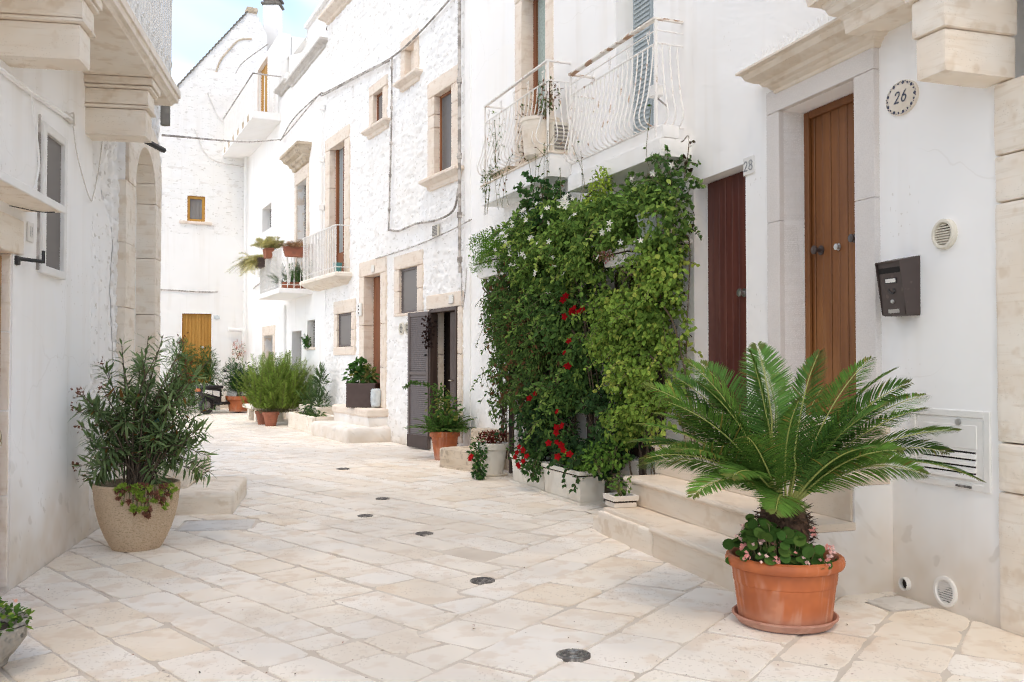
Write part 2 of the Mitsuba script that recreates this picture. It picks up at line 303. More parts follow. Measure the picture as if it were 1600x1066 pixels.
def vor(x, y, seed=0):
    """numpy voronoi: (d1, d2, id)"""
    ix, iy = np.floor(x), np.floor(y)
    d1 = np.full(x.shape, 9.0); d2 = d1.copy(); w = d1 * 0
    for a in (-1, 0, 1):
        for b in (-1, 0, 1):
            cx, cy = ix + a, iy + b
            h = np.sin(cx * 127.1 + cy * 311.7 + seed) * 43758.5453; r1 = h - np.floor(h)
            h = np.sin(cx * 269.5 + cy * 183.3 + seed) * 43758.5453; r2 = h - np.floor(h)
            d = np.hypot(cx + .15 + .7 * r1 - x, cy + .15 + .7 * r2 - y)
            near = d < d1
            d2 = np.where(near, d1, np.minimum(d2, d)); w = np.where(near, r1, w); d1 = np.minimum(d1, d)
    return d1, d2, w
def sstep(a, b, x):
    t = np.clip((x - a) / (b - a), 0, 1); return t * t * (3 - 2 * t)
def d_smooth(t, z, seed=0, amp=0.012):
    p = np.stack([t, z, t * 0 + seed], -1)
    return amp * (meshkit.fbm(p * 1.4, 3, seed) - .5) * 2 + 0.0025 * (meshkit.fbm(p * 9, 2, seed + 5) - .5)
def d_rubble(t, z, seed=0, amp=1.0):
    p = np.stack([t, z, t * 0 + seed], -1)
    wx = t + 0.06 * (meshkit.fbm(p * 4, 2, seed) - .5); wz = z + 0.05 * (meshkit.fbm(p * 4, 2, seed + 3) - .5)
    a, b, w = vor(wx / 0.215, wz / 0.13, seed)
    s = sstep(0.0, 0.32, b - a)
    return amp * (0.013 * (s - 1) + 0.010 * (w - .5) + 0.014 * (meshkit.fbm(p * 11, 3, seed + 7) - .5)) + d_smooth(t, z, seed, 0.02)
def wall(fr, t0, t1, z0, z1, holes=(), res=0.06, disp=None, depth=0.3, top=True, ztop=None):
    """front face of a wall with rectangular openings (ta, tb, za, zb), reveals of the given depth; relief from disp(t, z)"""
    def lines(a, b, cuts):
        c = np.array(sorted(set([a, b] + [x for x in cuts if a < x < b])))
        out = [a]
        for p, q in zip(c[:-1], c[1:]):
            k = max(1, int(round((q - p) / res)))
            out += list(p + (q - p) * np.arange(1, k + 1) / k)
        return np.array(out)
    T = lines(t0, t1, [x for h in holes for x in h[:2]]); Z = lines(z0, z1, [x for h in holes for x in h[2:4]])
    tt, zz = np.meshgrid(T, Z, indexing='ij')
    if ztop is not None: zz = z0 + (zz - z0) / (z1 - z0) * (ztop(tt) - z0)
    s = disp(tt, zz) if disp is not None else tt * 0
    fade = np.ones_like(tt)
    for h in holes:
        e = np.maximum(np.maximum(h[0] - tt, tt - h[1]), np.maximum(h[2] - zz, zz - h[3]))
        fade = np.minimum(fade, sstep(0.0, 0.05, e))
    s = s * fade
    V = np.stack([tt, s, zz], -1).reshape(-1, 3); nz = len(Z)
    i, j = np.meshgrid(np.arange(len(T) - 1), np.arange(nz - 1), indexing='ij')
    ct, cz = (T[:-1] + T[1:])[i] / 2, (Z[:-1] + Z[1:])[j] / 2
    keep = np.ones_like(ct, bool)
    for h in holes: keep &= ~((ct > h[0]) & (ct < h[1]) & (cz > h[2]) & (cz < h[3]))
    i, j = i[keep], j[keep]
    q = np.stack([i * nz + j, i * nz + j + 1, (i + 1) * nz + j + 1, (i + 1) * nz + j], -1)
    F = [tri(q)]; M = [(V, F[0])]
    for h in holes:
        a, b, c, d = h[:4]; dp = h[4] if len(h) > 4 else depth
        v = np.array([(a, 0, c), (a, 0, d), (b, 0, d), (b, 0, c), (a, -dp, c), (a, -dp, d), (b, -dp, d), (b, -dp, c)])
        M.append((v, tri([(0, 1, 5, 4), (1, 2, 6, 5), (2, 3, 7, 6), (3, 0, 4, 7)])))
    # outer border
    def edge(idx, rev):
        p = V[idx]; b = p.copy(); b[:, 1] = -max(depth, 0.3); k = len(p); r = np.arange(k - 1)
        f = np.stack([r, r + 1, r + 1 + k, r + k], -1)
        M.append((np.vstack([p, b]), tri(f[:, ::-1] if rev else f)))
    edge(np.arange(nz), True); edge((len(T) - 1) * nz + np.arange(nz), False); edge(np.arange(len(T)) * nz + nz - 1, True)
    v, f = cat(M)
    return fr.w((v, f))
# ---- foliage
LANCE = (np.array([(0, 0, 0), (.35, -.5, .10), (.35, 0, 0), (.35, .5, .10), (.7, -.36, .06), (.7, 0, 0), (.7, .36, .06), (1, 0, 0)]),
         np.array([(0, 1, 2), (0, 2, 3), (1, 4, 5), (1, 5, 2), (2, 5, 6), (2, 6, 3), (4, 7, 5), (5, 7, 6)]))
OVAL = (np.array([(0, 0, 0), (.28, -.42, .12), (.28, 0, 0), (.28, .42, .12), (.62, -.46, .12), (.62, 0, 0), (.62, .46, .12), (1, 0, -.03)]), LANCE[1])
SMALL = (np.array([(0, 0, 0), (.5, -.5, .1), (1, 0, 0), (.5, .5, .1)]), np.array([(0, 1, 2), (0, 2, 3)]))
def nrm(v): return v / (np.linalg.norm(v, axis=-1, keepdims=True) + 1e-12)
def leaves(P, D, N, L, W, tpl, col, droop=0.0):
    """one leaf per row: base P, axis D, normal about N, length L, width W"""
    P, D, N = (np.asarray(x, float) for x in (P, D, N)); n = len(P)
    D = nrm(D); S = nrm(np.cross(N, D)); U = np.cross(D, S)
    L = np.broadcast_to(L, (n,)); W = np.broadcast_to(W, (n,)); dp = np.broadcast_to(droop, (n,))
    v, f = tpl; k = len(v)
    X = v[None, :, 0] * L[:, None]; Y = v[None, :, 1] * W[:, None]; Zc = v[None, :, 2] * W[:, None] - dp[:, None] * L[:, None] * v[None, :, 0] ** 2
    V = P[:, None] + X[..., None] * D[:, None] + Y[..., None] * S[:, None] + Zc[..., None] * U[:, None]
    F = f[None] + (np.arange(n) * k)[:, None, None]
    C = np.repeat(np.asarray(col, float), k, 0)
    return V.reshape(-1, 3), F.reshape(-1, 3), C
def catc(ms):
    V, F, C, k = [], [], [], 0
    for v, f, c in ms: V.append(v); F.append(f + k); C.append(c); k += len(v)
    return np.vstack(V), np.vstack(F), np.vstack(C)
def addleaf(parent, name, vfc, m='leaf', **kw):
    v, f, c = vfc
    return add(parent, name, (v, f), m, smooth=False, color=np.clip(c, 0, 1), **kw)
def tint(rng, n, base, var=0.25, alt=None, pa=0.0):
    c = np.array(base)[None] * (1 + var * (rng.random((n, 1)) * 2 - 1)) * (1 + 0.10 * (rng.random((n, 3)) - .5))
    if alt is not None: k = rng.random(n) < pa; c[k] = np.array(alt) * (0.7 + 0.6 * rng.random((k.sum(), 1)))
    return c
def rdir(rng, n): return nrm(rng.normal(size=(n, 3)))
def blobs(rng, fr, bl, dens, freq=5.0, thr=0.40):
    """points in ellipsoids [(t, s, z, rt, rs, rz)] of a wall frame, thinned by noise so that gaps open; returns world points and outward direction"""
    P, D = [], []
    for (t, s, z, a, b, c) in bl:
        n = int(dens * a * b * c * 8)
        q = rng.random((n, 3)) * 2 - 1; r = np.linalg.norm(q, axis=1); k = (r < 1) & (r > 0.35 * rng.random(n)); q = q[k]
        p = np.array([t, s, z]) + q * [a, b, c]
        k = (meshkit.fbm(p * freq, 3, 11) > thr + 0.10 * (np.linalg.norm(q, axis=1) ** 4)) & (p[:, 1] > 0.03) & (p[:, 2] > 0.02)
        P.append(p[k]); D.append(q[k] / [a, b, c])
    p, q = np.vstack(P), nrm(np.vstack(D))
    w = lambda v, o: np.column_stack([(o if o is not None else 0) + v[:, :1] * fr.d + v[:, 1:2] * fr.n, v[:, 2]])
    return w(p, fr.o), w(q, None)
# ------------------------------------------------------------------ the street: frames of the walls
FL = Frame((-3.3443, 6.3418), (-.18141, .98341), (.98341, .18141))        # left house
FA = Frame((2.4784, 6.0958), (-.30478, .95242), (-.95242, -.30478))       # house 26/28, near half
FB = Frame((1.6850, 8.5750), (-.37379, .92751), (-.92751, -.37379))       # its balcony half
FC = Frame((-.6432, 14.3522), (-.46829, .88357), (-.88357, -.46829))      # rubble house
FD = Frame((-4.2654, 21.1866), (-.43273, .90152), (-.90152, -.43273))     # far houses on the right
FE = Frame((-8.7140, 30.4545), (-.90152, -.43273), (.43273, -.90152))     # end wall (t runs to the left)
rng = np.random.default_rng(7)

# ------------------------------------------------------------------ ground and paving
g = np.array([(-400, -400, 0), (400, -400, 0), (400, 400, 0), (-400, 400, 0.0)])
add(None, 'street_ground', (g, np.array([(0, 1, 2), (0, 2, 3)])), 'pave_base', kind='structure')
def pts(*a): return [tuple(x[:2]) for x in a]
street = Polygon(pts(FL.P(-6, .0), FL.P(5.1, .0), (-9.5, 22), FE.P(4.5, .0), FE.P(0, .0), FD.P(0, 0), FC.P(0, 0), FB.P(0, 0), FA.P(0, 0), FA.P(-4.5, 0)))
zone2 = Polygon([(-1.0, 2.0), (-.45, 4.6), (-.25, 6.2), (.25, 7.6), (.35, 9.2), (3.5, 9.2), (4.5, 2.0)])
def stone_field(u, region, seed, wmin, wmax, lmin, lmax, ext=(-26, 26)):
    r = np.random.default_rng(seed); u = np.array(u) / np.hypot(*u); v = np.array([-u[1], u[0]]); o = np.array([0.0, 12.0]); out = []
    b = ext[0]
    while b < ext[1]:
        w = r.uniform(wmin, wmax); a = ext[0] + r.uniform(0, .6); bend = r.uniform(-.02, .02)
        while a < ext[1]:
            l = r.uniform(lmin, lmax) * (1 if r.random() < .85 else .6)
            c = [(a, b), (a + l, b), (a + l, b + w), (a, b + w)]
            c = np.array(c) + r.uniform(-.012, .012, (4, 2))
            P = o + c[:, :1] * u + c[:, 1:] * v
            if -12 < P[:, 0].min() and P[:, 0].max() < 4.5 and P[:, 1].min() > 2.2 and P[:, 1].max() < 33:
                q = Polygon(P)
                if q.intersects(region):
                    q = q.intersection(region)
                    for h in getattr(q, 'geoms', [q]):
                        if h.geom_type == 'Polygon' and h.area > .012: out.append(h)
            a += l
        b += w
    return out
from shapely.ops import unary_union
right_bond = [q for q in stone_field((.53, .85), street, 5, .32, .47, .40, .78) if zone2.contains(q.centroid)]
polys = stone_field((.69, -.72), street.difference(unary_union(right_bond).buffer(.004)), 3, .26, .42, .34, .74) + right_bond
covers = [(.3124, 4.7546, .088), (-.2006, 6.3601, .084), (-.7613, 8.0939, .078), (-1.4198, 9.0264, .075), (-1.4097, 10.1557, .075), (-2.3578, 12.9873, .09)]
from shapely.geometry import Point
cut = unary_union([Polygon(pts(FL.P(1.79, .70), FL.P(1.79, 1.37), FL.P(2.36, 1.37), FL.P(2.36, .70))), Polygon(pts(FA.P(-.10, .02), FA.P(-.10, .36), FA.P(-.42, .36), FA.P(-.42, .02)))])
def pstone(q, r):
    q = q.buffer(-r.uniform(.002, .0062))
    if q.is_empty or q.geom_type != 'Polygon' or q.area < .008: return None
    q = q.buffer(-.018).buffer(.018)
    if q.is_empty or q.geom_type != 'Polygon': return None
    q = q.simplify(.004); ring = np.array(q.exterior.coords)[:-1]
    if not q.exterior.is_ccw: ring = ring[::-1]
    L = LineString(np.vstack([ring, ring[:1]])); n = int(np.clip(L.length / .085, 9, 30))
    P = np.array([L.interpolate(i / n, normalized=True).coords[0] for i in range(n)])
    tg = np.roll(P, -1, 0) - np.roll(P, 1, 0); nn = np.column_stack([tg[:, 1], -tg[:, 0]]); nn /= np.linalg.norm(nn, axis=1, keepdims=True)
    wob = (meshkit.fbm(np.column_stack([P * 9, P[:, 0] * 0]), 3, 2) - .5) * .022
    P = P + nn * wob[:, None]
    c = P.mean(0); tilt = r.normal(0, .0035, 2); h = .0065 + r.uniform(-.0025, .0035)
    top = lambda X, e: np.column_stack([X, h - e + (X - c) @ tilt])
    A = np.column_stack([P, np.full(n, -.02)]); B = top(P - nn * .003, .0045); T = top(P - nn * .013, 0)
    V = np.vstack([A, B, T, top(c[None], -.001)])
    i = np.arange(n); j = (i + 1) % n
    F = np.vstack([tri(np.column_stack([i, j, j + n, i + n])), tri(np.column_stack([i + n, j + n, j + 2 * n, i + 2 * n])), np.column_stack([i + 2 * n, j + 2 * n, np.full(n, 3 * n)])])
    return V, F
stones = []
r = np.random.default_rng(11)
for q in polys:
    if q.intersects(cut): q = q.difference(cut)
    for h in getattr(q, 'geoms', [q]):
        if h.geom_type != 'Polygon' or h.area < .01: continue
        if h.interiors:
            cx = Polygon(h.interiors[0]).centroid.x
            halves = [h.intersection(sbox(-50, -50, cx, 50)), h.intersection(sbox(cx, -50, 50, 50))]
        else: halves = [h]
        ms = [pstone(e, r) for hh in halves for e in getattr(hh, 'geoms', [hh]) if e.geom_type == 'Polygon']
        ms = [e for e in ms if e is not None]
        if not ms: continue
        c = h.centroid; d2 = c.x ** 2 + c.y ** 2
        vis = abs(c.x) < .60 * c.y + .3
        for m in ms: stones.append(((h.area / d2 ** 1.5 if vis else 0), m))
stones.sort(key=lambda s: -s[0])
for k, (s, m) in enumerate(stones[:300]):
    add('street_ground', 'paving_stone', m, 'pave%d' % int(r.integers(5)), smooth=25)
for i in range(3):
    ms = [m for _, m in stones[300 + i::3]]
    if ms: add('street_ground', 'far_paving', cat(ms), 'pave%d' % (0, 1, 3)[i], smooth=25, kind='stuff')
for i, (x, y, rad) in enumerate(covers):
    lab = ['round iron drain cover nearest the camera, patterned, at the bottom of the picture', 'second nearest round iron drain cover, left of the stone steps', 'third round iron drain cover from the camera in the paving', 'fourth round iron drain cover, left one of the close pair', 'fifth round iron drain cover, right and farther one of the close pair', 'farthest round iron drain cover, dark patch before the white steps'][i]
    k = thing('drain_cover', lab, 'drain cover', 'iron drain covers in the paving')
    m = [lathe([(rad, -.01), (rad, .008), (rad - .004, .010), (rad - .013, .010), (rad - .015, .007), (.0005, .007)], 40, (x, y, .008))]
    add(k, 'plate', cat(m), 'cast_iron', smooth=30)
    rings = [lathe([(a + .003, .007), (a + .0025, .0105), (a - .0025, .0105), (a - .003, .007)], 40, (x, y, .008)) for a in (rad * .72, rad * .36)]
    add(k, 'ring', cat(rings), 'steel' if i == 0 else 'cast_iron', smooth=30)
    bosses = [bx(-.006, .006, -.006, .006, .006, .0105, .002) for _ in range(20)]
    bb = [(v @ np.array([[math.cos(a), math.sin(a), 0], [-math.sin(a), math.cos(a), 0], [0, 0, 1]]) + [x + rr * math.cos(a), y + rr * math.sin(a), .008], f) for (v, f), a, rr in zip(bosses, list(np.arange(13) * 2 * np.pi / 13) + list(np.arange(6) * 2 * np.pi / 6) + [0], [rad * .54] * 13 + [rad * .2] * 6 + [0])]
    add(k, 'relief', cat(bb), 'cast_iron')
k = thing('utility_hatch', 'rectangular grey stone inspection hatch in the paving beside the pebbled pot', 'hatch')
add(k, 'slab', FL.w(rough_box(1.81, 2.34, .72, 1.35, -.03, .007, .004, .05, 3, .008)), 'grey_slab', smooth=40)
k = thing('utility_hatch', 'small dark grey drain hatch in the corner by the low round vent', 'hatch')
add(k, 'slab', FA.w(rough_box(-.40, -.12, .04, .34, -.03, .010, .004, .05, 4, .008)), 'grey_slab', smooth=40)

# ------------------------------------------------------------------ pieces that every house uses
def stones_round(fr, par, t0, t1, z0, z1, ws, wt, m='tuff', proud=.02, dp=.24, cuts=(.45,), bot=0.0, seed=0, amp=.005):
    """stone blocks round an opening: jambs, lintel and, where bot > 0, a stone below"""
    g = .002
    for a, b in ((t0 - ws, t0), (t1, t1 + ws)):
        zz = [z0] + [z0 + (z1 - z0) * c for c in cuts] + [z1]
        for i, (p, q) in enumerate(zip(zz[:-1], zz[1:])):
            add(par, 'jamb_stone', fr.w(rough_box(a, b, -dp, proud + .003 * ((i + seed) % 2), p + g, q - g, amp, .09, seed + i, .012)), m, smooth=40)
    add(par, 'lintel', fr.w(rough_box(t0 - ws, t1 + ws, -dp, proud + .006, z1 + g, z1 + wt, amp, .09, seed + 9, .012)), m, smooth=40)
    if bot: add(par, 'sill', fr.w(rough_box(t0 - ws, t1 + ws, -dp, proud + .006, z0 - bot, z0 - g, amp, .09, seed + 11, .012)), m, smooth=40)
def profile_run(fr, prof, t0, t1, ret=True):
    """moulding: profile [(s, z)...] (outer outline from bottom to top) run along t, mitred back to the wall at both ends"""
    prof = np.array(prof, float); k = len(prof)
    A = np.column_stack([np.full(k, t0) - (prof[:, 0] if ret else 0), prof]); B = np.column_stack([np.full(k, t1) + (prof[:, 0] if ret else 0), prof])
    A0 = A.copy(); A0[:, 1] = -.02; B0 = B.copy(); B0[:, 1] = -.02
    V = np.vstack([A0, A, B, B0]); i = np.arange(k - 1); F = []
    for j in range(3): F.append(tri(np.column_stack([j * k + i, (j + 1) * k + i, (j + 1) * k + i + 1, j * k + i + 1])))
    F.append(tri([[0, 3 * k, 2 * k, k]])); F.append(tri([[k - 1, 2 * k - 1, 3 * k - 1, 4 * k - 1]]))
    return fr.w((V, np.vstack(F)))
def sill(fr, par, t0, t1, z, s=.13, h=.17, m='tuff'):
    p = [(0.02, z - h), (.04, z - h), (.055, z - h * .62), (.09, z - h * .55), (s - .02, z - h * .35), (s, z - h * .28), (s, z - .01), (s - .01, z), (-.1, z)]
    add(par, 'sill', profile_run(fr, p, t0 + s * .6, t1 - s * .6), m, smooth=25)
def window(fr, par, t0, t1, z0, z1, s=-.14, fw=.045, m='brown_wood', pane='glass', mull=False, back='curtain'):
    w = sub(par, 'window')
    fs = [bx(t0, t0 + fw, s - .05, s, z0, z1), bx(t1 - fw, t1, s - .05, s, z0, z1), bx(t0 + fw, t1 - fw, s - .05, s - .002, z1 - fw, z1), bx(t0 + fw, t1 - fw, s - .05, s - .002, z0, z0 + fw)]
    if mull: fs.append(bx((t0 + t1) / 2 - .02, (t0 + t1) / 2 + .02, s - .045, s - .004, z0 + fw, z1 - fw))
    add(w, 'frame', fr.w(cat(fs)), m, smooth=30)
    v = np.array([(t0 + fw, 0, z0 + fw), (t1 - fw, 0, z0 + fw), (t1 - fw, 0, z1 - fw), (t0 + fw, 0, z1 - fw)], float); f = tri([(0, 1, 2, 3)])
    if pane == 'glass':
        v[:, 1] = s - .025; add(w, 'pane', fr.w((v.copy(), f)), 'pane')
        n = 24; tt = np.linspace(t0 - .05, t1 + .05, n); cs = s - .10 + .016 * np.sin(tt * 55) ; V = np.vstack([np.column_stack([tt, cs, np.full(n, z0 - .05)]), np.column_stack([tt, cs, np.full(n, z1 + .05)])])
        i = np.arange(n - 1); add(w, 'curtain', fr.w((V, tri(np.column_stack([i, i + 1, i + 1 + n, i + n])))), back, smooth=True)
    else:
        add(w, 'screen', fr.w(bx(t0 + fw, t1 - fw, s - .03, s - .022, z0 + fw, z1 - fw, .001)), pane)
    return w
def plank_door(fr, par, t0, t1, z0, z1, s, n, m, gap=.006, name='door', var=0.0):
    d = sub(par, name)
    add(d, 'back_board', fr.w(bx(t0, t1, s - .06, s - .022, z0, z1)), m)
    e = np.linspace(t0, t1, n + 1)
    for a, b in zip(e[:-1], e[1:]):
        add(d, 'plank', fr.w(bx(a + gap / 2, b - gap / 2, s - .022, s + .002 * math.sin(a * 37), z0 + .005, z1 - .005, .005)), m + '_b' if int(a * 97) % 5 < 2 and 'mat_' + m + '_b' in scene else m, smooth=25)
    return d
def knob(fr, par, t, z, s, r=.025, l=.05, m='brass', name='knob'):
    p = lathe([(r * 1.1, 0), (r * 1.1, .006), (r * .45, .010), (r * .4, l * .55), (r, l * .75), (r, l * .95), (.001, l)], 20)
    v, f = p; v = np.column_stack([v[:, 0] + t, v[:, 2] + s, v[:, 1] + z]); add(par, name, fr.w((v, f[:, ::-1])), m, smooth=40)
def round_vent(fr, label, t, z, r, s=0.0, rim=.03, slats=9, m='white_paint', rz=1.0):
    k = thing('round_vent', label, 'vent', 'round vent grilles on the walls')
    def turn(p): v, f = p; return fr.w((np.column_stack([v[:, 0] + t, v[:, 2] + s, v[:, 1] * rz + z]), f[:, ::-1]))
    add(k, 'rim', turn(lathe([(r, -.01), (r, rim * .8), (r - .006, rim), (r - .020, rim), (r - .024, rim - .006), (r - .024, -.005)], 40)), m, smooth=35)
    add(k, 'back', turn(disc(r - .022, .002, 32)), 'dark_hole')
    ri = r - .022
    for i in range(slats):
        h = -ri + (i + .5) * 2 * ri / slats; w = math.sqrt(max(ri * ri - (abs(h) + ri / slats * .5) ** 2, 1e-4))
        c = np.array(bx(-w, w, .006, rim - .006, -ri / slats * .34, ri / slats * .34, .001)[0]); f = bx(-w, w, .006, rim - .006, -ri / slats * .34, ri / slats * .34, .001)[1]
        c[:, 2] += h * rz - (c[:, 1] - .012) * .5; c[:, 0] += t; c[:, 2] += z; c[:, 1] += s
        add(k, 'slat', fr.w((c, f)), m)
    return k
def text_on(fr, par, txt, t, z, h, s, m, bold=False, name='number', italic=0.0, scale_x=1.0):
    tm = meshkit.text_mesh(txt, h, .002, bold); v = np.array(tm.vertices); w = v[:, 0].max() + v[:, 0].min()
    sg = 1 if fr is FL else -1
    x = (v[:, 0] - w / 2) * scale_x + italic * v[:, 1]
    q = np.column_stack([t + sg * x, s + v[:, 2], z + v[:, 1] - h / 2]); f = np.array(tm.faces)
    add(par, name, fr.w((q, f if sg < 0 else f[:, ::-1])), m)
def body(fr, par, t0, t1, z1, s0=-.32, s1=-5.0, z0=0.0):
    add(par, 'rear_walls', fr.w(bx(t0, t1, s1, s0, z0, z1 - .06, .01)), 'plaster')
    add(par, 'roof', fr.w(bx(t0 - .02, t1 + .02, s1 - .02, .02, z1 + .001, z1 + .10, .02)), 'old_stone', smooth=25)

# ================================================================== left house
H = thing('left_house', 'white house at the left with corbelled stone balcony, brown door and arched doorway', 'house')
LH = [(-1.35, -.21, 0, 2.24, .16), (.335, .86, 2.14, 3.22, .2), (3.0, 4.74, .02, 4.1, .3)]
add(H, 'wall', wall(FL, -4.5, 1.75, 0, 7.4, LH[:2], .06, lambda t, z: d_smooth(t, z, 1, .012)), 'plaster', smooth=35)
# where the smooth coat ends an uneven rough strip begins
add(H, 'rough_wall', wall(FL, 1.75, 5.05, 0, 7.4, LH[2:], .035, lambda t, z: np.where(t < 1.75 + .75 * sstep(3.4, 2.6, z) + .06 * np.sin(z * 5), d_smooth(t, z, 1, .012), -.03 + 1.9 * d_rubble(t * 1.1, z * .9, 5)) * sstep(1.75, 1.9, t)), 'rubble', smooth=50)
body(FL, H, -4.5, 5.05, 7.4)
# brown door with glass panel and stone surround
d = sub(H, 'door')
add(d, 'frame', FL.w(cat([bx(-.285, -.235, -.12, -.06, .02, 2.20), bx(-1.35, -1.30, -.12, -.06, .02, 2.20), bx(-1.30, -.285, -.12, -.062, 2.14, 2.20)])), 'oak', smooth=25)
add(d, 'stile', FL.w(cat([bx(-.40, -.29, -.105, -.066, .04, 2.13), bx(-1.295, -1.19, -.105, -.066, .04, 2.13), bx(-1.19, -.40, -.104, -.067, 2.0, 2.13), bx(-1.19, -.40, -.104, -.067, .04, .30), bx(-1.19, -.40, -.104, -.067, .95, 1.08)])), 'oak', smooth=25)
add(d, 'panel', FL.w(bx(-1.19, -.40, -.096, -.085, .30, 2.0, .002)), 'dark_wood')
add(d, 'hinge', FL.w(tube([(-.287, -.058, 1.86), (-.287, -.058, 2.0)], .011, 10)), 'brass', smooth=40)
add(d, 'hinge', FL.w(tube([(-.287, -.058, .62), (-.287, -.058, .76)], .011, 10)), 'brass', smooth=40)
add(d, 'handle', FL.w(tube(spline([(-.345, -.066, 1.06), (-.345, -.03, 1.06), (-.345, -.02, 1.02), (-.345, -.02, .96)], 10), .009, 8)), 'brass', smooth=40)
for i, (a, b) in enumerate([(.02, .62), (.62, 1.18), (1.18, 1.70), (1.70, 2.22)]):
    add(d, 'jamb_stone', FL.w(rough_box(-.225, -.055 + .012 * (i % 2), -.15, -.012, a + .003, b - .003, .004, .08, i, .01)), 'cream', smooth=40)
add(d, 'lintel', FL.w(rough_box(-1.5, -.04, -.15, .018, 2.22, 2.46, .005, .08, 7, .012)), 'cream', smooth=40)
# window with white frame and grey screen
w = sub(H, 'window')
add(w, 'frame', FL.w(cat([bx(.30, .375, -.06, .035, 2.14, 3.24), bx(.82, .885, -.06, .035, 2.14, 3.24), bx(.375, .82, -.06, .033, 3.175, 3.24), bx(.375, .82, -.06, .033, 2.14, 2.20)])), 'white_paint', smooth=25)
add(w, 'screen', FL.w(bx(.375, .82, -.03, .002, 2.20, 3.175, .001)), 'screen')
add(w, 'roller_edge', FL.w(bx(.276, .299, -.02, .012, 2.16, 3.28, .002)), 'cable')
# arched doorway
a = sub(H, 'arched_doorway'); ac, ar, az = 3.93, .53, 3.33
g = .0015; bt0, bt1 = 2.95, 4.80
zs = [.02, .75, 1.35, 2.05, 2.70, az]
for side, (p, q) in enumerate(((bt0, ac - ar), (ac + ar, bt1))):
    for i, (c0, c1) in enumerate(zip(zs[:-1], zs[1:])):
        add(a, 'jamb_stone', FL.w(rough_box(p, q, -.30, .02 + .004 * ((i + side) % 2), c0 + g, c1 - g, .003, .09, i + 5 * side, .006)), 'cream', smooth=40)
an = np.linspace(0, math.pi, 8)
for i, (p, q) in enumerate(zip(an[:-1], an[1:])):
    u = np.linspace(q - .004, p + .004, 7); ro = .86
    out = []
    for e in (p + .004, (p + q) / 2, q - .004):
        x, zz = math.cos(e) * 1.3, math.sin(e) * 1.3
        k = min((bt1 - ac - .002) / max(abs(math.cos(e)), 1e-6), .82 / max(math.sin(e), 1e-6)); out.append((ac + math.cos(e) * min(k, ro + .1), az + math.sin(e) * min(k, ro + .1)))
    pl = Polygon([(ac + ar * math.cos(e), az + ar * math.sin(e)) for e in u] + out).buffer(-.001)
    add(a, 'arch_stone', FL.w(prism(pl, -.30, .022)), 'cream')
add(a, 'impost', FL.w(bx(ac - .52, ac - .36, -.26, -.06, 2.62, 2.80, .03)), 'white_paint', smooth=30)
add(a, 'door_panel', FL.w(prism(Polygon([(ac - ar, .02), (ac + ar, .02)] + [(ac + ar * math.cos(e), az + ar * math.sin(e)) for e in np.linspace(0, math.pi, 24)]), -.24, -.19)), 'white_paint')
add(a, 'door_stile', FL.w(cat([bx(ac - ar + .01, ac - ar + .09, -.19, -.15, .02, 3.3), bx(ac - .03, ac + .03, -.19, -.16, .02, 3.3)])), 'white_paint')
add(a, 'doorstep', FL.w(rough_box(2.70, 4.12, .03, 1.10, -.06, .215, .014, .06, 21, .05)), 'cream', smooth=40)
add(a, 'doorstep', FL.w(rough_box(3.05, 4.75, .02, .62, .20, .44, .012, .06, 22, .05)), 'cream', smooth=40)
# canopy over the brown door
c = sub(H, 'canopy')
add(c, 'slab', FL.w(bx(-2.2, .04, -.02, .235, 2.535, 2.575, .008)), 'cream', smooth=30)
add(c, 'edge_strip', FL.w(bx(-2.2, .045, .237, .252, 2.530, 2.582, .004)), 'white_paint')
add(c, 'bracket', FL.w(tube(spline([(-.02, .20, 2.53), (-.05, .11, 2.526), (-.32, .01, 2.52)], 10), .0035, 6)), 'iron', smooth=40)
# balcony
b = sub(H, 'balcony')
UZ = 3.93
def corbel(fr, par, t0, t1, z0, z1, s, m, tiers):
    """stone corbel: tiers of blocks growing towards the slab"""
    for i, (p, q, e) in enumerate(tiers):
        add(par, 'corbel_stone', fr.w(rough_box(t0 - e, t1 + e, -.02, s + e, z0 + p + .002, z0 + q - .002, .004, .07, i, .012)), m, smooth=40)
for t0 in (-.55, 1.50):
    cb = sub(H, 'corbel')
    corbel(FL, cb, t0, t0 + .26, 3.43, UZ, .49, 'cream', [(0, .235, 0), (.235, .265, .03), (.265, .40, .018), (.40, .43, .045), (.43, .50, .06)])
sl = [(.0, UZ), (.555, UZ), (.562, UZ + .015), (.575, UZ + .03), (.60, UZ + .04), (.605, UZ + .085), (.62, UZ + .09), (.62, UZ + .14), (.62, UZ + .155), (.575, UZ + .165), (-.02, UZ + .17)]
add(b, 'slab', profile_run(FL, [(x, z) for x, z in sl], -3.2, 1.80), 'cream', smooth=25)
add(b, 'edge_flashing', FL.w(bx(-3.7, 2.41, .50, .575, UZ + .172, UZ + .184, .003)), 'steel')
add(b, 'top_rail', FL.w(cat([bx(-3.6, 2.34, .525, .56, 5.18, 5.20), bx(-3.6, 2.34, .53, .555, UZ + .25, UZ + .27), bx(2.31, 2.34, .0, .53, 5.18, 5.20), bx(2.31, 2.335, .0, .53, UZ + .25, UZ + .27)])), 'white_paint')
bar = mikit.ply(FL.w(tube([(0, .5425, UZ + .17), (0, .5425, 5.18)], .009, 6)), 'mat_white_paint', smooth=40)
for i in range(52): add(b, 'baluster', bar, None, to_world=T4().translate(list(FL.d * (2.32 - .105 * i)) + [0]))
bar2 = mikit.ply(FL.w(tube([(2.322, 0, UZ + .17), (2.322, 0, 5.18)], .009, 6)), 'mat_white_paint', smooth=40)
for i in range(5): add(b, 'baluster', bar2, None, to_world=T4().translate(list(FL.n * (.1 * i + .04)) + [0]))
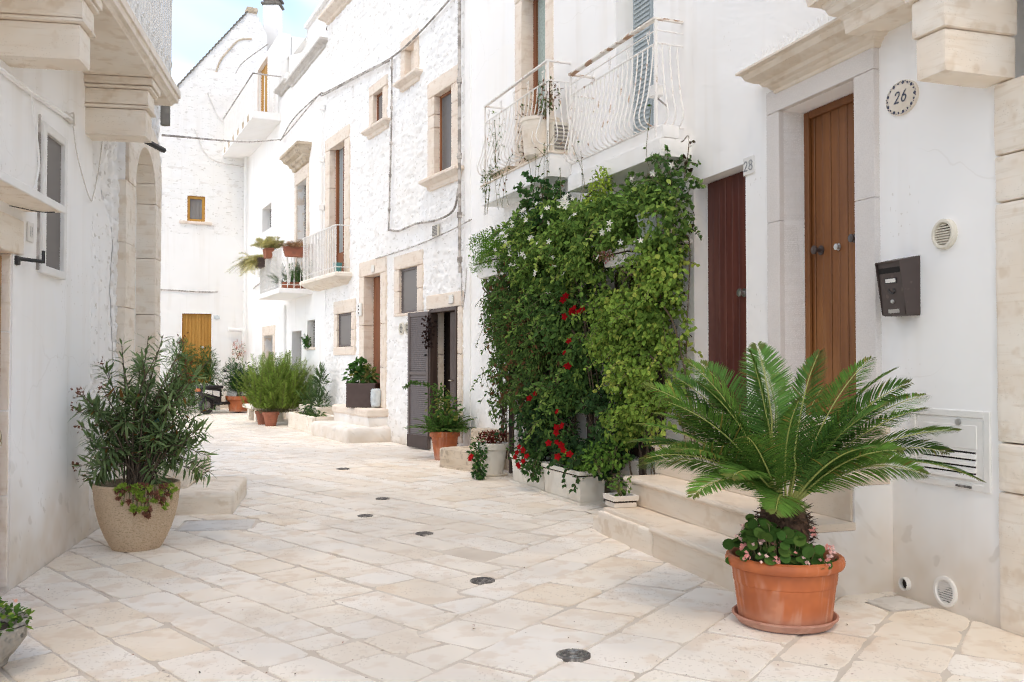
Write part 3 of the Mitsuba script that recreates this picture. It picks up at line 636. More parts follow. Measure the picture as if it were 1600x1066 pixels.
orn = cat([tube(spline([(t, .545, z), (t + .03, .557, z + .04), (t, .565, z + .08), (t - .03, .557, z + .04), (t, .545, z)], 10), .006, 5) for t in np.arange(-.9, 2.3, .21) for z in (4.24, 4.86)])
add(b, 'scroll_ornament', FL.w(orn), 'white_paint', smooth=40, kind='stuff')
k = thing('wall_conduit', 'pale painted conduit running along the left house above its screened window', 'conduit')
add(k, 'tube', FL.w(tube(spline([(-1.6, .02, 3.30), (-.5, .02, 3.345), (0, .02, 3.365), (.73, .02, 3.41), (1.02, .022, 3.43)], 20), .017, 8)), 'plaster', smooth=40)
add(k, 'junction', FL.w(cat([rough_box(.86, 1.06, .0, .035, 3.40, 3.455, .006, .03, 3, .01), tube(spline([(.9, .03, 3.44), (.97, .05, 3.47), (1.02, .04, 3.42), (1.08, .03, 3.40)], 8), .006, 6)])), 'pale_cable', smooth=40)
k = thing('hanging_wire', 'thin loose wire hanging in a V on the left house below the balcony corbel', 'wire')
add(k, 'strand', FL.w(tube(spline([(1.06, .02, 3.42), (1.18, .02, 3.2), (1.45, .02, 2.98), (1.62, .02, 2.89), (1.70, .02, 2.94), (1.86, .02, 3.18), (1.98, .02, 3.45), (2.0, .02, 3.55)], 30), .0045, 6)), 'pale_cable', smooth=40)
k = thing('hanging_wire', 'thin loose wire drooping from the conduit to the canopy on the left house', 'wire')
add(k, 'strand', FL.w(tube(spline([(.02, .03, 3.36), (.10, .02, 3.22), (.22, .02, 3.0), (.22, .02, 2.85), (.12, .02, 2.70), (.0, .02, 2.57)], 30), .007, 6)), 'plaster', smooth=40)
k = thing('door_hook', 'black iron bracket sticking out of the wall beside the left brown door', 'bracket')
add(k, 'arm', FL.w(cat([tube([(-.16, -.01, 2.195), (.05, .11, 2.195)], .013, 8), tube([(.05, .11, 2.185), (.05, .11, 2.27)], .011, 8), bx(-.18, -.12, -.02, .02, 2.15, 2.21)])), 'iron', smooth=40)
k = thing('roof_spout', 'black rod of a water spout poking out under the left balcony', 'pipe')
add(k, 'tube', FL.w(tube([(2.55, .05, 3.75), (3.25, .32, 3.70)], .028, 10)), 'iron', smooth=40)
k = thing('gutter_end', 'rusty dark pipe end hanging beyond the corner of the left balcony', 'pipe')
add(k, 'tube', FL.w(tube([(4.55, .10, 4.75), (4.55, .10, 4.28)], .055, 14)), 'slate', smooth=40)
k = thing('number_tile', 'small white house number tile beneath the canopy of the left house', 'house number')
add(k, 'tile', FL.w(bx(.05, .175, .0, .012, 2.335, 2.475)), 'tile', smooth=25)
add(k, 'mark', FL.w(cat([bx(.095, .101, .012, .014, 2.37, 2.445, .001), bx(.125, .131, .012, .014, 2.37, 2.445, .001)])), 'tile_ink', kind='stuff')

# ================================================================== house 26 and 28
H = thing('white_house', 'white plastered house with plank doors 26 and 28, steps and two railed balconies', 'house')
TH = 1.085   # threshold height
FAH = [(.28, 1.17, TH, 3.46, .30), (1.72, 2.60, TH - .03, 3.165, .2)]
add(H, 'wall', wall(FA, -.92, 2.603, 0, 3.72, FAH, .06, lambda t, z: d_smooth(t, z, 2, .008)), 'plaster', smooth=35)
add(H, 'upper_wall', wall(FA, -.92, 2.603, 3.72, 8.2, [], .08, lambda t, z: d_smooth(t, z, 2, .012) * sstep(3.72, 3.85, z)), 'stucco', smooth=35)
FBH = [(.55, 1.45, .50, 2.46, .16), (3.1, 3.95, .15, 2.25, .14), (.71, 1.50, 3.585, 6.2, .3), (3.36, 4.16, 3.965, 6.4, .26)]
add(H, 'balcony_wall', wall(FB, 0, 6.23, 0, 8.2, FBH, .06, lambda t, z: d_smooth(t, z, 3, .010)), 'plaster', smooth=35)
body(FA, H, -.9, 2.6, 8.2); body(FB, H, 0, 6.2, 8.2)
# door 26
fr0 = sub(H, 'stone_frame')
for (p, q), z1 in (((1.17, 1.34), 3.46), ((.075, .28), 3.46)):
    for i, (c0, c1) in enumerate(((TH, 2.6), (2.6, z1))):
        add(fr0, 'jamb_stone', FA.w(bx(p, q, -.24, .045, c0 + .0015, c1 - .0015, .004)), 'granite', smooth=25)
add(fr0, 'lintel', FA.w(bx(.075, 1.34, -.24, .046, 3.462, 3.64, .004)), 'granite', smooth=25)
ck = [(.03, 3.60), (.055, 3.605), (.06, 3.63), (.075, 3.64), (.09, 3.66), (.12, 3.672), (.13, 3.69), (.135, 3.70), (.165, 3.705), (.215, 3.735), (.235, 3.775), (.25, 3.785), (.27, 3.79), (.27, 3.805), (-.02, 3.815)]
add(H, 'door_cornice', profile_run(FA, ck, .11, 1.16), 'marble', smooth=25)
d = plank_door(FA, H, .30, 1.17, TH + .02, 3.46, -.215, 9, 'wood26')
add(d, 'frame', FA.w(cat([bx(1.11, 1.168, -.21, -.18, TH, 3.455), bx(.282, 1.108, -.21, -.183, 3.40, 3.457)])), 'wood26', smooth=25)
knob(FA, d, 1.00, 2.36, -.213, .034, .075, 'mailbox'); knob(FA, d, .79, 2.36, -.213, .024, .03, 'steel', 'lock'); knob(FA, d, .60, 2.40, -.213, .03, .045, 'mailbox')
k = thing('door_spikes', 'thin pale bird spikes standing in a row on the cornice above door 26', 'bird spikes')
r = np.random.default_rng(4); sp = []
for t in np.arange(.0, 1.25, .035):
    for e in (-1, 0, 1):
        sp.append(tube([(t, .16, 3.81), (t + r.uniform(-.03, .03), .16 + e * .05 + r.uniform(-.01, .01), 3.91 + r.uniform(-.015, .02))], .0012, 4, False))
add(k, 'spike', FA.w(cat(sp)), 'white_paint'); add(k, 'strip', FA.w(bx(-.02, 1.26, .14, .18, 3.812, 3.818, .001)), 'slate')
# door 28
d = plank_door(FA, H, 1.72, 2.60, TH, 3.165, -.14, 8, 'wood28')
knob(FA, d, 1.97, 2.10, -.14, .035, .06, 'steel')
k = thing('number_tile', 'square white tile with number 28 at the upper corner of the dark red door', 'house number')
add(k, 'tile', FA.w(bx(1.575, 1.735, .0, .014, 3.055, 3.205, .004)), 'tile', smooth=25)
text_on(FA, k, '28', 1.655, 3.13, .085, .0145, 'tile_ink')
k = thing('number_plaque', 'oval ceramic plaque with 26 and a dark floral border beside the brown door', 'house number')
def oval(p, t, z, sx, sz): v, f = p; return FA.w((np.column_stack([v[:, 0] * sx + t, v[:, 2], v[:, 1] * sz + z]), f[:, ::-1]))
add(k, 'plate', oval(lathe([(1, 0), (1, .012), (.97, .018), (.80, .016), (.74, .020), (.0005, .026)], 48), -.15, 3.205, .145, .112), 'ceramic', smooth=40)
text_on(FA, k, '26', -.15, 3.21, .075, .0255, 'ink', italic=.18, scale_x=.95)
fl = []
for i in range(18):
    a = i * 2 * math.pi / 18; v, f = disc(.012 if i % 2 else .008, .0195, 7, (0, 0, 0), .001); fl.append((np.column_stack([v[:, 0] + .125 * math.cos(a) - .15, v[:, 2], v[:, 1] + .096 * math.sin(a) + 3.205]), f[:, ::-1]))
    v, f = disc(.005, .0196, 5); fl.append((np.column_stack([v[:, 0] + .134 * math.cos(a + .15) - .15, v[:, 2], v[:, 1] + .103 * math.sin(a + .15) + 3.205]), f[:, ::-1]))
add(k, 'flower_border', FA.w(cat(fl)), 'ink')
# steps in front of both doors
st = sub(H, 'steps')
def step(t0, t1, s, z0, z1, nose, m='marble', seed=0, th=.05, split=None, sb=.002):
    add(st, 'riser', FA.w(bx(t0, t1, .0 + .001, s, z0, z1 - th, .004)), m, smooth=25)
    cuts = [t0 - .025] + (split or []) + [t1 + .02]
    for a, b in zip(cuts[:-1], cuts[1:]):
        m_ = cat([bx(a + .0015, b - .0015, sb, s + nose - .02, z1 - th, z1, .003)])
        n = 7; ang = np.linspace(-math.pi / 2, math.pi / 2, n); pr = Polygon([(s + nose - .026, z1 - th + .001)] + [(s + nose - .026 + th * .48 * math.cos(x), z1 - th / 2 + th * .48 * math.sin(x)) for x in ang] + [(s + nose - .026, z1 - .001)])
        x = trimesh.creation.extrude_polygon(pr, b - a - .003, engine='earcut'); v = np.array(x.vertices)
        add(st, 'tread', FA.w(cat([m_, (np.column_stack([v[:, 2] + a + .0015, v[:, 0], v[:, 1]]), np.array(x.faces))])), m, smooth=30)
step(.0, 1.45, 1.00, .0, .235, .03, sb=.64)
add(st, 'old_riser', FA.w(rough_box(1.453, 2.52, .80, 1.005, -.02, .195, .006, .05, 5, .012)), 'cream', smooth=40)
add(st, 'old_tread', FA.w(rough_box(1.45, 2.50, .0, .965, .10, .232, .006, .07, 6, .014)), 'marble', smooth=40)
add(st, 'kerb_stone', FA.w(rough_box(2.52, 2.70, .82, .98, -.02, .13, .008, .05, 8, .02)), 'cream', smooth=40)
step(.0, 2.66, .66, .236, .470, .03, split=[1.79], sb=.29)
step(.0, 2.80, .31, .471, .755, .03, split=[1.3], sb=.02)
step(.02, 2.75, .035, .756, TH - .0, .035, split=[1.45])
pc = Polygon([(.0005, 0), (.985, 0), (.985, .183), (.645, .183), (.645, .418), (.297, .418), (.297, .703), (.022, .703), (.022, 1.03), (.0005, 1.03)])
x = trimesh.creation.extrude_polygon(pc, .045, engine='earcut'); v = np.array(x.vertices)
add(st, 'stair_plaster', FA.w((np.column_stack([v[:, 2] - .021, v[:, 0], v[:, 1]]), np.array(x.faces))), 'plaster')
# wall fittings
k = thing('mailbox', 'dark brown metal letter box with a white name card on the wall beside door 26', 'mailbox')
prf = Polygon([(.0, 1.795), (.105, 1.795), (.145, 2.115), (.15, 2.135), (.0, 2.165)])
x = trimesh.creation.extrude_polygon(prf, .21, engine='earcut'); v = np.array(x.vertices)
add(k, 'box', FA.w((np.column_stack([v[:, 2] - .285, v[:, 0], v[:, 1]]), np.array(x.faces))), 'mailbox', smooth=20)
add(k, 'hood', FA.w(cat([hull([(-.292, 0, 2.165), (-.292, .162, 2.13), (-.068, 0, 2.165), (-.068, .162, 2.13), (-.292, 0, 2.172), (-.292, .165, 2.138), (-.068, 0, 2.172), (-.068, .165, 2.138)]),
    hull([(-.070, .0, 1.80), (-.070, .108, 1.80), (-.070, .162, 2.135), (-.070, 0, 2.165), (-.066, .0, 1.80), (-.066, .108, 1.80), (-.066, .162, 2.135), (-.066, 0, 2.165)]), hull([(-.291, .0, 1.80), (-.291, .108, 1.80), (-.291, .162, 2.135), (-.291, 0, 2.165), (-.286, .0, 1.80), (-.286, .108, 1.80), (-.286, .162, 2.135), (-.286, 0, 2.165)])])), 'mailbox')
def onbox(z): return .105 + (z - 1.795) * .125
def boxplate(name, t0, t1, z0, z1, e, m):
    add(k, name, FA.w(hull([(t, onbox(z) + o, z) for t in (t0, t1) for z in (z0, z1) for o in (-.002, e)])), m)
boxplate('slot', -.275, -.08, 2.065, 2.10, .0015, 'dark_hole'); boxplate('card_holder', -.232, -.128, 2.000, 2.034, .004, 'iron'); boxplate('name_card', -.225, -.135, 2.005, 2.029, .005, 'tile')
boxplate('lower_flap', -.278, -.077, 1.80, 1.85, .003, 'mailbox'); boxplate('viewing_window', -.23, -.13, 1.812, 1.836, .005, 'steel')
knob(FA, k, -.18, 1.885, onbox(1.885), .011, .012, 'steel', 'lock')
add(k, 'emblem', FA.w(tube(spline([(-.150, onbox(1.96) + .003, 1.965), (-.165, onbox(1.94) + .003, 1.945), (-.19, onbox(1.935) + .003, 1.935), (-.205, onbox(1.95) + .003, 1.955), (-.195, onbox(1.965) + .003, 1.965), (-.215, onbox(1.94) + .003, 1.945)], 16), .004, 6)), 'iron', smooth=40)
round_vent(FA, 'round beige slatted vent on the white wall right of the letter box', -.51, 2.275, .092, m='beige_plastic', rim=.035)
round_vent(FA, 'low round white slatted vent near the paving by the stone quoins', -.48, .115, .092, rim=.02, slats=10)
k = thing('drain_pipe_end', 'small open white pipe end low in the wall beside the low vent', 'pipe')
v, f = lathe([(.042, -.05), (.042, .03), (.034, .03), (.034, -.05)], 28); add(k, 'ring', FA.w((np.column_stack([v[:, 0] - .14, v[:, 2], v[:, 1] + .085]), f[:, ::-1])), 'white_paint', smooth=35)
v, f = disc(.036, -.03, 20); add(k, 'bore', FA.w((np.column_stack([v[:, 0] - .14, v[:, 2] + .034, v[:, 1] + .085]), f[:, ::-1])), 'dark_hole')
k = thing('meter_cabinet', 'flush white meter cabinet door with louvres low on the right wall', 'cabinet')
a0, a1, c0, c1 = -.835, -.20, .75, 1.215
add(k, 'frame', FA.w(cat([bx(a0, a0 + .045, .0, .014, c0, c1, .003), bx(a1 - .045, a1, .0, .014, c0, c1, .003), bx(a0 + .045, a1 - .045, 0, .013, c1 - .04, c1, .003), bx(a0 + .045, a1 - .045, 0, .013, c0, c0 + .04, .003)])), 'white_paint', smooth=25)
add(k, 'door', FA.w(cat([bx(a0 + .055, a1 - .055, -.01, .006, c0 + .05, c1 - .05, .003), bx(a0 + .10, a1 - .10, .0, .010, .99, c1 - .085, .003)])), 'white_paint', smooth=25)
add(k, 'slot_back', FA.w(bx(a0 + .11, a1 - .11, .0, .0075, .815, .975, .001)), 'dark_hole')
for i in range(4):
    z = .83 + i * .04; v, f = bx(a0 + .105, a1 - .105, .004, .016, z - .016, z + .014, .002); v = v.copy(); v[:, 1] += (z - v[:, 2]) * .28; add(k, 'louvre', FA.w((v, f)), 'white_paint')
knob(FA, k, -.60, 1.145, .008, .018, .014, 'steel', 'latch'); add(k, 'bottom_latch', FA.w(bx(-.70, -.58, .01, .022, .762, .776, .003)), 'cast_iron')
# balconies
def railing(par, fr, t0, t1, s, z0, z1, m='white_metal', belly=.11, nb=17, flat=False, topw=.02):
    """bombe railing: bars that swell outwards near their feet, flat top rail, second rail below"""
    zr = z1 - .24
    rail = [bx(t0, t1, s - topw, s + topw, z1 - .012, z1 + .012, .004)] + [bx(t, t + .03, 0, s, z1 - .012, z1 + .012, .004) for t in (t0, t1 - .03)]
    add(par, 'top_rail', fr.w(cat(rail)), 'rust_rail' if flat else m, smooth=25)
    mid = [bx(t0, t1, s - .008, s + .008, zr, zr + .016, .003), bx(t0, t1, s - .008, s + .008, z0 + .10, z0 + .116, .003)] + [bx(t, t + .014, .0, s, zr, zr + .014, .003) for t in (t0, t1 - .014)] + [bx(t, t + .014, .0, s, z0 + .10, z0 + .114, .003) for t in (t0, t1 - .014)]
    if flat: mid += [tube([(t0, s, z1 - .11), (t1, s, z1 - .11)], .006, 6), tube([(t0 + .01, 0, z1 - .11), (t0 + .01, s, z1 - .11)], .006, 6)]
    add(par, 'lower_rail', fr.w(cat(mid)), m, smooth=25)
    for t in (t0 + .012, t1 - .012): add(par, 'corner_post', fr.w(bx(t - .012, t + .012, s - .012, s + .012, z0, z1 - .012, .003)), m)
    h = zr - z0 - .11
    cv = spline([(0, s, zr + .004), (0, s + .015, zr - h * .25), (0, s + belly * .55, zr - h * .60), (0, s + belly, zr - h * .84), (0, s + belly * .75, zr - h * .96), (0, s, z0 + .108)], 16)
    pl = mikit.ply(fr.w(tube(cv, .0075, 6)), 'mat_' + m, smooth=40)
    for i in range(nb): add(par, 'baluster', pl, None, to_world=T4().translate(list(fr.d * (t0 + .06 + (t1 - t0 - .12) * i / (nb - 1))) + [0]))
    cv2 = np.column_stack([-(cv[:, 1] - s), cv[:, 0], cv[:, 2]])
    pl2 = mikit.ply(fr.w(tube(cv2 + [t0 + .01, 0, 0], .0075, 6)), 'mat_' + m, smooth=40)
    for i in range(3): add(par, 'baluster', pl2, None, to_world=T4().translate(list(fr.n * (s * (.22 + .28 * i))) + [0]))
    hearts = [tube(spline([(t, s, zr + .03), (t - .03, s, zr + .12), (t - .022, s, zr + .16), (t, s, zr + .13), (t + .022, s, zr + .16), (t + .03, s, zr + .12), (t, s, zr + .03)], 14), .004, 5) for t in np.linspace(t0 + .15, t1 - .15, 5)]
    add(par, 'heart_ornament', fr.w(cat(hearts)), m, smooth=40, kind='stuff')
b = sub(H, 'balcony')
add(b, 'slab', FB.w(rough_box(.05, 2.03, -.02, .33, 3.40, 3.575, .004, .1, 1, .008)), 'plaster', smooth=30)
add(b, 'kerb', FB.w(rough_box(.05, 2.0, .12, .30, 3.576, 3.70, .004, .1, 2, .012)), 'plaster', smooth=30)
railing(b, FB, .16, 2.03, .295, 3.60, 4.72, 'white_metal', .10, 19, True, .028)
b = sub(H, 'balcony')
add(b, 'slab', FB.w(rough_box(2.53, 4.83, -.02, .33, 3.675, 3.96, .004, .1, 3, .008)), 'plaster', smooth=30)
add(b, 'coping', FB.w(bx(2.515, 4.85, -.02, .345, 3.945, 3.972, .006)), 'marble', smooth=25)
railing(b, FB, 2.62, 4.78, .30, 3.965, 5.07, 'white_metal', .13, 17)
# balcony doors
stones_round(FB, sub(H, 'balcony_door_frame'), 3.36, 4.14, 3.965, 6.4, .24, .3, 'tuff', .015, .26, (.5,), seed=3, amp=.002)
d = sub(H, 'balcony_door')
add(d, 'frame', FB.w(cat([bx(4.07, 4.14, -.24, -.16, 3.97, 6.4), bx(3.36, 3.42, -.24, -.16, 3.97, 6.4), bx(3.70, 3.76, -.235, -.172, 3.97, 6.4), bx(3.42, 3.70, -.235, -.173, 3.97, 4.10), bx(3.76, 4.07, -.235, -.173, 3.97, 4.10)])), 'brown_wood', smooth=25)
add(d, 'glass', FB.w(cat([bx(3.42, 3.70, -.215, -.20, 4.10, 6.4, .001), bx(3.76, 4.07, -.215, -.20, 4.10, 6.4, .001)])), 'green_glass')
d = sub(H, 'balcony_door')
add(d, 'shutter', FB.w(cat([bx(.71, 1.09, -.25, -.21, 3.59, 6.2), bx(1.10, 1.50, -.25, -.21, 3.59, 6.2)])), 'blue_shutter', smooth=25)
add(d, 'shutter_slat', FB.w(cat([hull([(t0, -.208, z), (t1, -.208, z), (t0, -.195, z - .03), (t1, -.195, z - .03), (t0, -.215, z - .03), (t1, -.215, z - .03)]) for z in np.arange(3.75, 6.1, .05) for t0, t1 in ((.76, 1.05), (1.14, 1.46))])), 'blue_shutter')
k = thing('junction_box', 'small white box fixed inside the nearer balcony railing', 'box')
add(k, 'box', FB.w(bx(.36, .48, .10, .20, 4.06, 4.17, .006)), 'white_paint', smooth=25); add(k, 'lead', FB.w(tube([(.42, .15, 4.06), (.42, .02, 3.98)], .008, 6)), 'cable')
# doors half hidden behind the climbers
d = plank_door(FB, H, .55, 1.45, .50, 2.46, -.12, 7, 'dark_wood')
add(d, 'frame', FB.w(cat([bx(.51, .55, -.12, .03, .50, 2.46), bx(1.45, 1.49, -.12, .03, .50, 2.46), bx(.55, 1.45, -.12, .028, 2.46, 2.52)])), 'dark_wood', smooth=25)
add(d, 'rail', FB.w(cat([bx(.57, 1.43, -.122, -.105, z, z + .09) for z in (.75, 1.3, 1.85)])), 'dark_wood', kind='stuff')
add(d, 'lintel', FB.w(rough_box(.35, 1.65, -.05, .03, 2.53, 2.86, .004, .1, 4, .012)), 'tuff', smooth=40)
d = sub(H, 'louvred_door')
add(d, 'frame', FB.w(cat([bx(3.1, 3.16, -.12, -.05, .16, 2.25), bx(3.89, 3.95, -.12, -.05, .16, 2.25), bx(3.5, 3.55, -.12, -.052, .16, 2.25), bx(3.16, 3.89, -.12, -.053, 2.18, 2.25), bx(3.16, 3.89, -.12, -.053, .16, .28)])), 'dark_wood')
add(d, 'slat', FB.w(cat([hull([(3.16, -.06, z), (3.89, -.06, z), (3.16, -.11, z + .03), (3.89, -.11, z + .03), (3.16, -.06, z + .006), (3.89, -.06, z + .006), (3.16, -.11, z + .036), (3.89, -.11, z + .036)]) for z in np.arange(.29, 2.15, .05)])), 'dark_wood')
k = thing('notice', 'small printed paper notice on the pale lintel among the climbers', 'notice')
add(k, 'sheet', FB.w(bx(1.14, 1.32, .038, .042, 2.56, 2.76, .0005)), 'tile')
add(k, 'print', FB.w(cat([bx(1.16, 1.30, .0425, .043, z, z + .010, .0001) for z in (2.59, 2.615, 2.64, 2.665, 2.71)])), 'tile_ink')

# ================================================================== corner house at the right edge
H = thing('corner_house', 'house at the right edge with tan stone quoins and a corbelled stone balcony', 'house')
add(H, 'wall', wall(FA, -4.5, -1.15, 0, 8.2, [], .09, lambda t, z: d_smooth(t, z, 5, .012)), 'plaster', smooth=35)
zs = [-.01, .78, 1.05, 1.06, 2.40, 2.66, 3.07]
for i, (c0, c1) in enumerate(((0, .775), (.775, 1.05), (1.05, 2.395), (2.395, 2.66), (2.66, 3.075))):
    add(H, 'quoin_stone', FA.w(rough_box(-1.42, -.90 - .008 * (i % 2), -.25, .028 + .004 * (i % 2), c0 + .003, c1 - .003, .005, .07, i, .014)), 'cream', smooth=40)
body(FA, H, -4.5, -1.2, 8.2)
cb = sub(H, 'corbel')
corbel(FA, cb, -1.02, -.80, 3.075, 3.68, .47, 'cream', [(0, .24, 0), (.24, .45, .016), (.45, .49, .04), (.49, .53, .06), (.53, .60, .09)])
b = sub(H, 'balcony')
s2 = [(.0, 3.68), (.24, 3.68), (.25, 3.77), (.262, 3.78), (.275, 3.80), (.315, 3.82), (.33, 3.86), (.345, 3.87), (.35, 3.90), (.41, 3.905), (.42, 3.95), (.42, 3.98), (-.02, 4.0)]
add(b, 'slab', profile_run(FA, s2, -4.5, -.135), 'cream', smooth=25)
add(b, 'slab', FA.w(bx(-1.3, -.62, -.02, .55, 3.682, 3.90, .02)), 'cream', smooth=25)
bar = mikit.ply(FA.w(tube([(0, .33, 3.98), (0, .33, 5.0)], .009, 6)), 'mat_white_metal', smooth=40)
for i in range(24): add(b, 'baluster', bar, None, to_world=T4().translate(list(FA.d * (.20 - .11 * i)) + [0]))
add(b, 'top_rail', FA.w(cat([bx(-4.3, .22, .31, .35, 5.0, 5.03), bx(.19, .22, 0, .31, 5.0, 5.03)])), 'white_metal')
add(b, 'edge_plant', FA.w(cat([tube(spline([(.20 + e, .38, 4.0), (.25 + e, .42, 4.05), (.30 + e, .45, 4.03 - e)], 6), .006, 5) for e in (0, .03, .05, -.04)])), 'stem')

# ================================================================== rubble house
H = thing('rubble_house', 'whitewashed rubble stone house with peach stone window frames and an open dark shutter', 'house')
WH = [(.70, 1.40, 4.60, 6.0), (3.95, 4.50, 6.13, 6.81), (2.33, 2.78, 6.62, 7.19), (6.33, 7.41, 3.42, 6.30), (4.03, 5.0, .60, 3.23), (2.16, 3.03, 2.39, 3.20), (.45, 1.55, .22, 2.39), (5.82, 6.78, 1.83, 2.55)]
bigger = [(a - .14, b + .14, c if c < 1 or i in (0, 1, 2, 3) else c - .04, d + .12) for i, (a, b, c, d) in enumerate(WH)]
add(H, 'wall', wall(FC, .18, 7.735, 0, 9.35, bigger, .036, lambda t, z: d_rubble(t, z, 4, 1.15)), 'rubble', smooth=60)
add(H, 'corner_wall', wall(FC, -.02, .18, 0, 9.35, [], .06, lambda t, z: .02 + d_smooth(t, z, 6, .015)), 'plaster', smooth=35)
add(H, 'rear_walls', FC.w(bx(0, 7.7, -6, -2.6, 0, 9.3, .01)), 'plaster')
add(H, 'roof', FC.w(bx(-.02, 7.75, -6, .0, 9.36, 9.46, .02)), 'old_stone')
cc = [(.02, 9.20), (.05, 9.21), (.07, 9.26), (.11, 9.29), (.17, 9.33), (.20, 9.36), (.20, 9.42), (-.02, 9.44)]
add(H, 'cornice', profile_run(FC, cc, .2, 7.55), 'tuff', smooth=25)
w1 = sub(H, 'window_surround'); stones_round(FC, w1, .70, 1.40, 4.60, 6.0, .29, .27, seed=1, cuts=(.62, .78)); sill(FC, w1, .30, 1.68, 4.60, .16, .19)
window(FC, H, .70, 1.40, 4.60, 6.0, s=-.085, pane='curtained_glass')
w1 = sub(H, 'window_surround'); stones_round(FC, w1, 3.95, 4.50, 6.13, 6.81, .24, .2, seed=2, cuts=()); sill(FC, w1, 3.60, 4.78, 6.13, .15, .17)
window(FC, H, 3.95, 4.50, 6.13, 6.81, s=-.07, pane='curtained_glass')
w1 = sub(H, 'window_surround'); stones_round(FC, w1, 2.33, 2.78, 6.62, 7.19, .20, .2, seed=3, cuts=()); sill(FC, w1, 2.02, 2.98, 6.62, .15, .17)
add(w1, 'blind_panel', FC.w(rough_box(2.3, 2.8, -.36, -.10, 6.6, 7.2, .005, .1, 4)), 'tuff', smooth=40)
w1 = sub(H, 'balcony_door_surround'); stones_round(FC, w1, 6.33, 7.41, 3.42, 6.30, .34, .28, seed=4, cuts=(.4, .7))
d = sub(H, 'balcony_door')
add(d, 'frame', FC.w(cat([bx(7.33, 7.41, -.22, -.13, 3.42, 6.3), bx(6.33, 6.40, -.22, -.15, 3.42, 6.3), bx(6.85, 6.93, -.215, -.152, 3.42, 6.3), bx(6.40, 6.85, -.215, -.153, 3.42, 3.95), bx(6.40, 6.85, -.214, -.155, 6.15, 6.30), bx(6.93, 7.33, -.215, -.153, 3.42, 3.95)])), 'brown_wood', smooth=25)
add(d, 'curtain', FC.w(bx(6.40, 7.33, -.20, -.19, 3.95, 6.3, .001)), 'curtain')
b = sub(H, 'balcony')
pb = [(.0, 3.16), (.10, 3.17), (.24, 3.24), (.30, 3.30), (.33, 3.31), (.33, 3.37), (.30, 3.40), (-.02, 3.405)]
add(b, 'slab', profile_run(FC, [(s * 1.12, z) for s, z in pb], 6.18, 8.25), 'cream', smooth=25)
add(b, 'top_rail', FC.w(cat([tube([(5.88, .0, 4.38), (5.88, .33, 4.38)], .012, 6), tube([(5.88, .33, 4.38), (8.5, .33, 4.38)], .014, 6), tube([(5.88, .33, 3.50), (8.5, .33, 3.50)], .010, 6), tube([(5.88, 0, 3.50), (5.88, .33, 3.50)], .010, 6)])), 'white_paint', smooth=40)
bar = mikit.ply(FC.w(tube([(0, .33, 3.40), (0, .33, 4.38)], .011, 6)), 'mat_white_paint', smooth=40)
for i in range(22): add(b, 'baluster', bar, None, to_world=T4().translate(list(FC.d * (5.89 + .12 * i)) + [0]))
k = thing('balcony_pot', 'small teal pot standing behind the tall straight balcony rails', 'flower pot')
add(k, 'pot', [lathe([(.075, 0), (.10, .18), (.105, .2), (.09, .2), (.085, .16), (.001, .15)], 20, tuple(FC.P(6.25, .18, 3.42)))][0], 'teal', smooth=40)
# front door with steps
w1 = sub(H, 'door_surround'); stones_round(FC, w1, 4.03, 5.0, .62, 3.23, .30, .30, seed=5, cuts=(.3, .62), amp=.008)
d = plank_door(FC, H, 4.03, 5.0, .62, 3.22, -.19, 6, 'brown_wood', .004); knob(FC, d, 4.16, 2.24, -.19, .03, .06)
s1 = sub(H, 'steps')
add(s1, 'tread', FC.w(rough_box(3.62, 5.85, -.25, .42, .46, .62, .016, .06, 5, .04)), 'tuff', smooth=40)
add(s1, 'riser', FC.w(rough_box(3.66, 5.85, -.1, .38, 0, .47, .012, .06, 6, .03)), 'plaster', smooth=40)
add(s1, 'lower_step', FC.w(rough_box(3.50, 5.95, -.1, .84, -.05, .29, .022, .07, 7, .09)), 'plaster', smooth=40)
# other windows
w1 = sub(H, 'window_surround'); stones_round(FC, w1, 2.16, 3.03, 2.39, 3.20, .26, .26, seed=6, cuts=(.5,), bot=.05)
window(FC, H, 2.16, 3.03, 2.39, 3.20, s=-.03, m='shutter', pane='screen')
w1 = sub(H, 'window_surround'); stones_round(FC, w1, 5.82, 6.78, 1.83, 2.55, .26, .28, seed=7, cuts=(.5,), bot=.18)
window(FC, H, 5.82, 6.78, 1.83, 2.55, s=-.02, m='shutter', pane='screen')
# dark doorway with open shutter leaf
w1 = sub(H, 'doorway_surround'); stones_round(FC, w1, .45, 1.55, .22, 2.39, .17, .24, seed=8, cuts=(.3, .65))
d = sub(H, 'dark_doorway')
add(d, 'frame', FC.w(cat([bx(.45, .50, -.10, .04, .2, 2.39), bx(1.50, 1.55, -.10, .04, .2, 2.39), bx(.50, 1.50, -.10, .038, 2.33, 2.39)])), 'dark_wood', smooth=25)
add(d, 'inner_leaf', FC.w(cat([bx(.52, .95, -.12, -.08, .22, 2.32), bx(.57, .90, -.082, -.07, .35, 1.1), bx(.57, .90, -.082, -.07, 1.2, 2.2)])), 'dark_wood', smooth=25)
add(d, 'handle', FC.w(tube([(.80, -.05, 1.20), (.92, -.05, 1.20)], .012, 8)), 'brass', smooth=40)
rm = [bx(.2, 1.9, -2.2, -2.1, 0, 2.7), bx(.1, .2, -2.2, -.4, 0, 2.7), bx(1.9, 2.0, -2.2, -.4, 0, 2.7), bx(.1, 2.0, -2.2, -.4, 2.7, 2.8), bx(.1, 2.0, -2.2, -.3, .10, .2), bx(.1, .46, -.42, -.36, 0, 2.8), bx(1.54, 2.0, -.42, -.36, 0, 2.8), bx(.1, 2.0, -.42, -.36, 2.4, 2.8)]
add(d, 'interior', FC.w(cat(rm)), 'room')
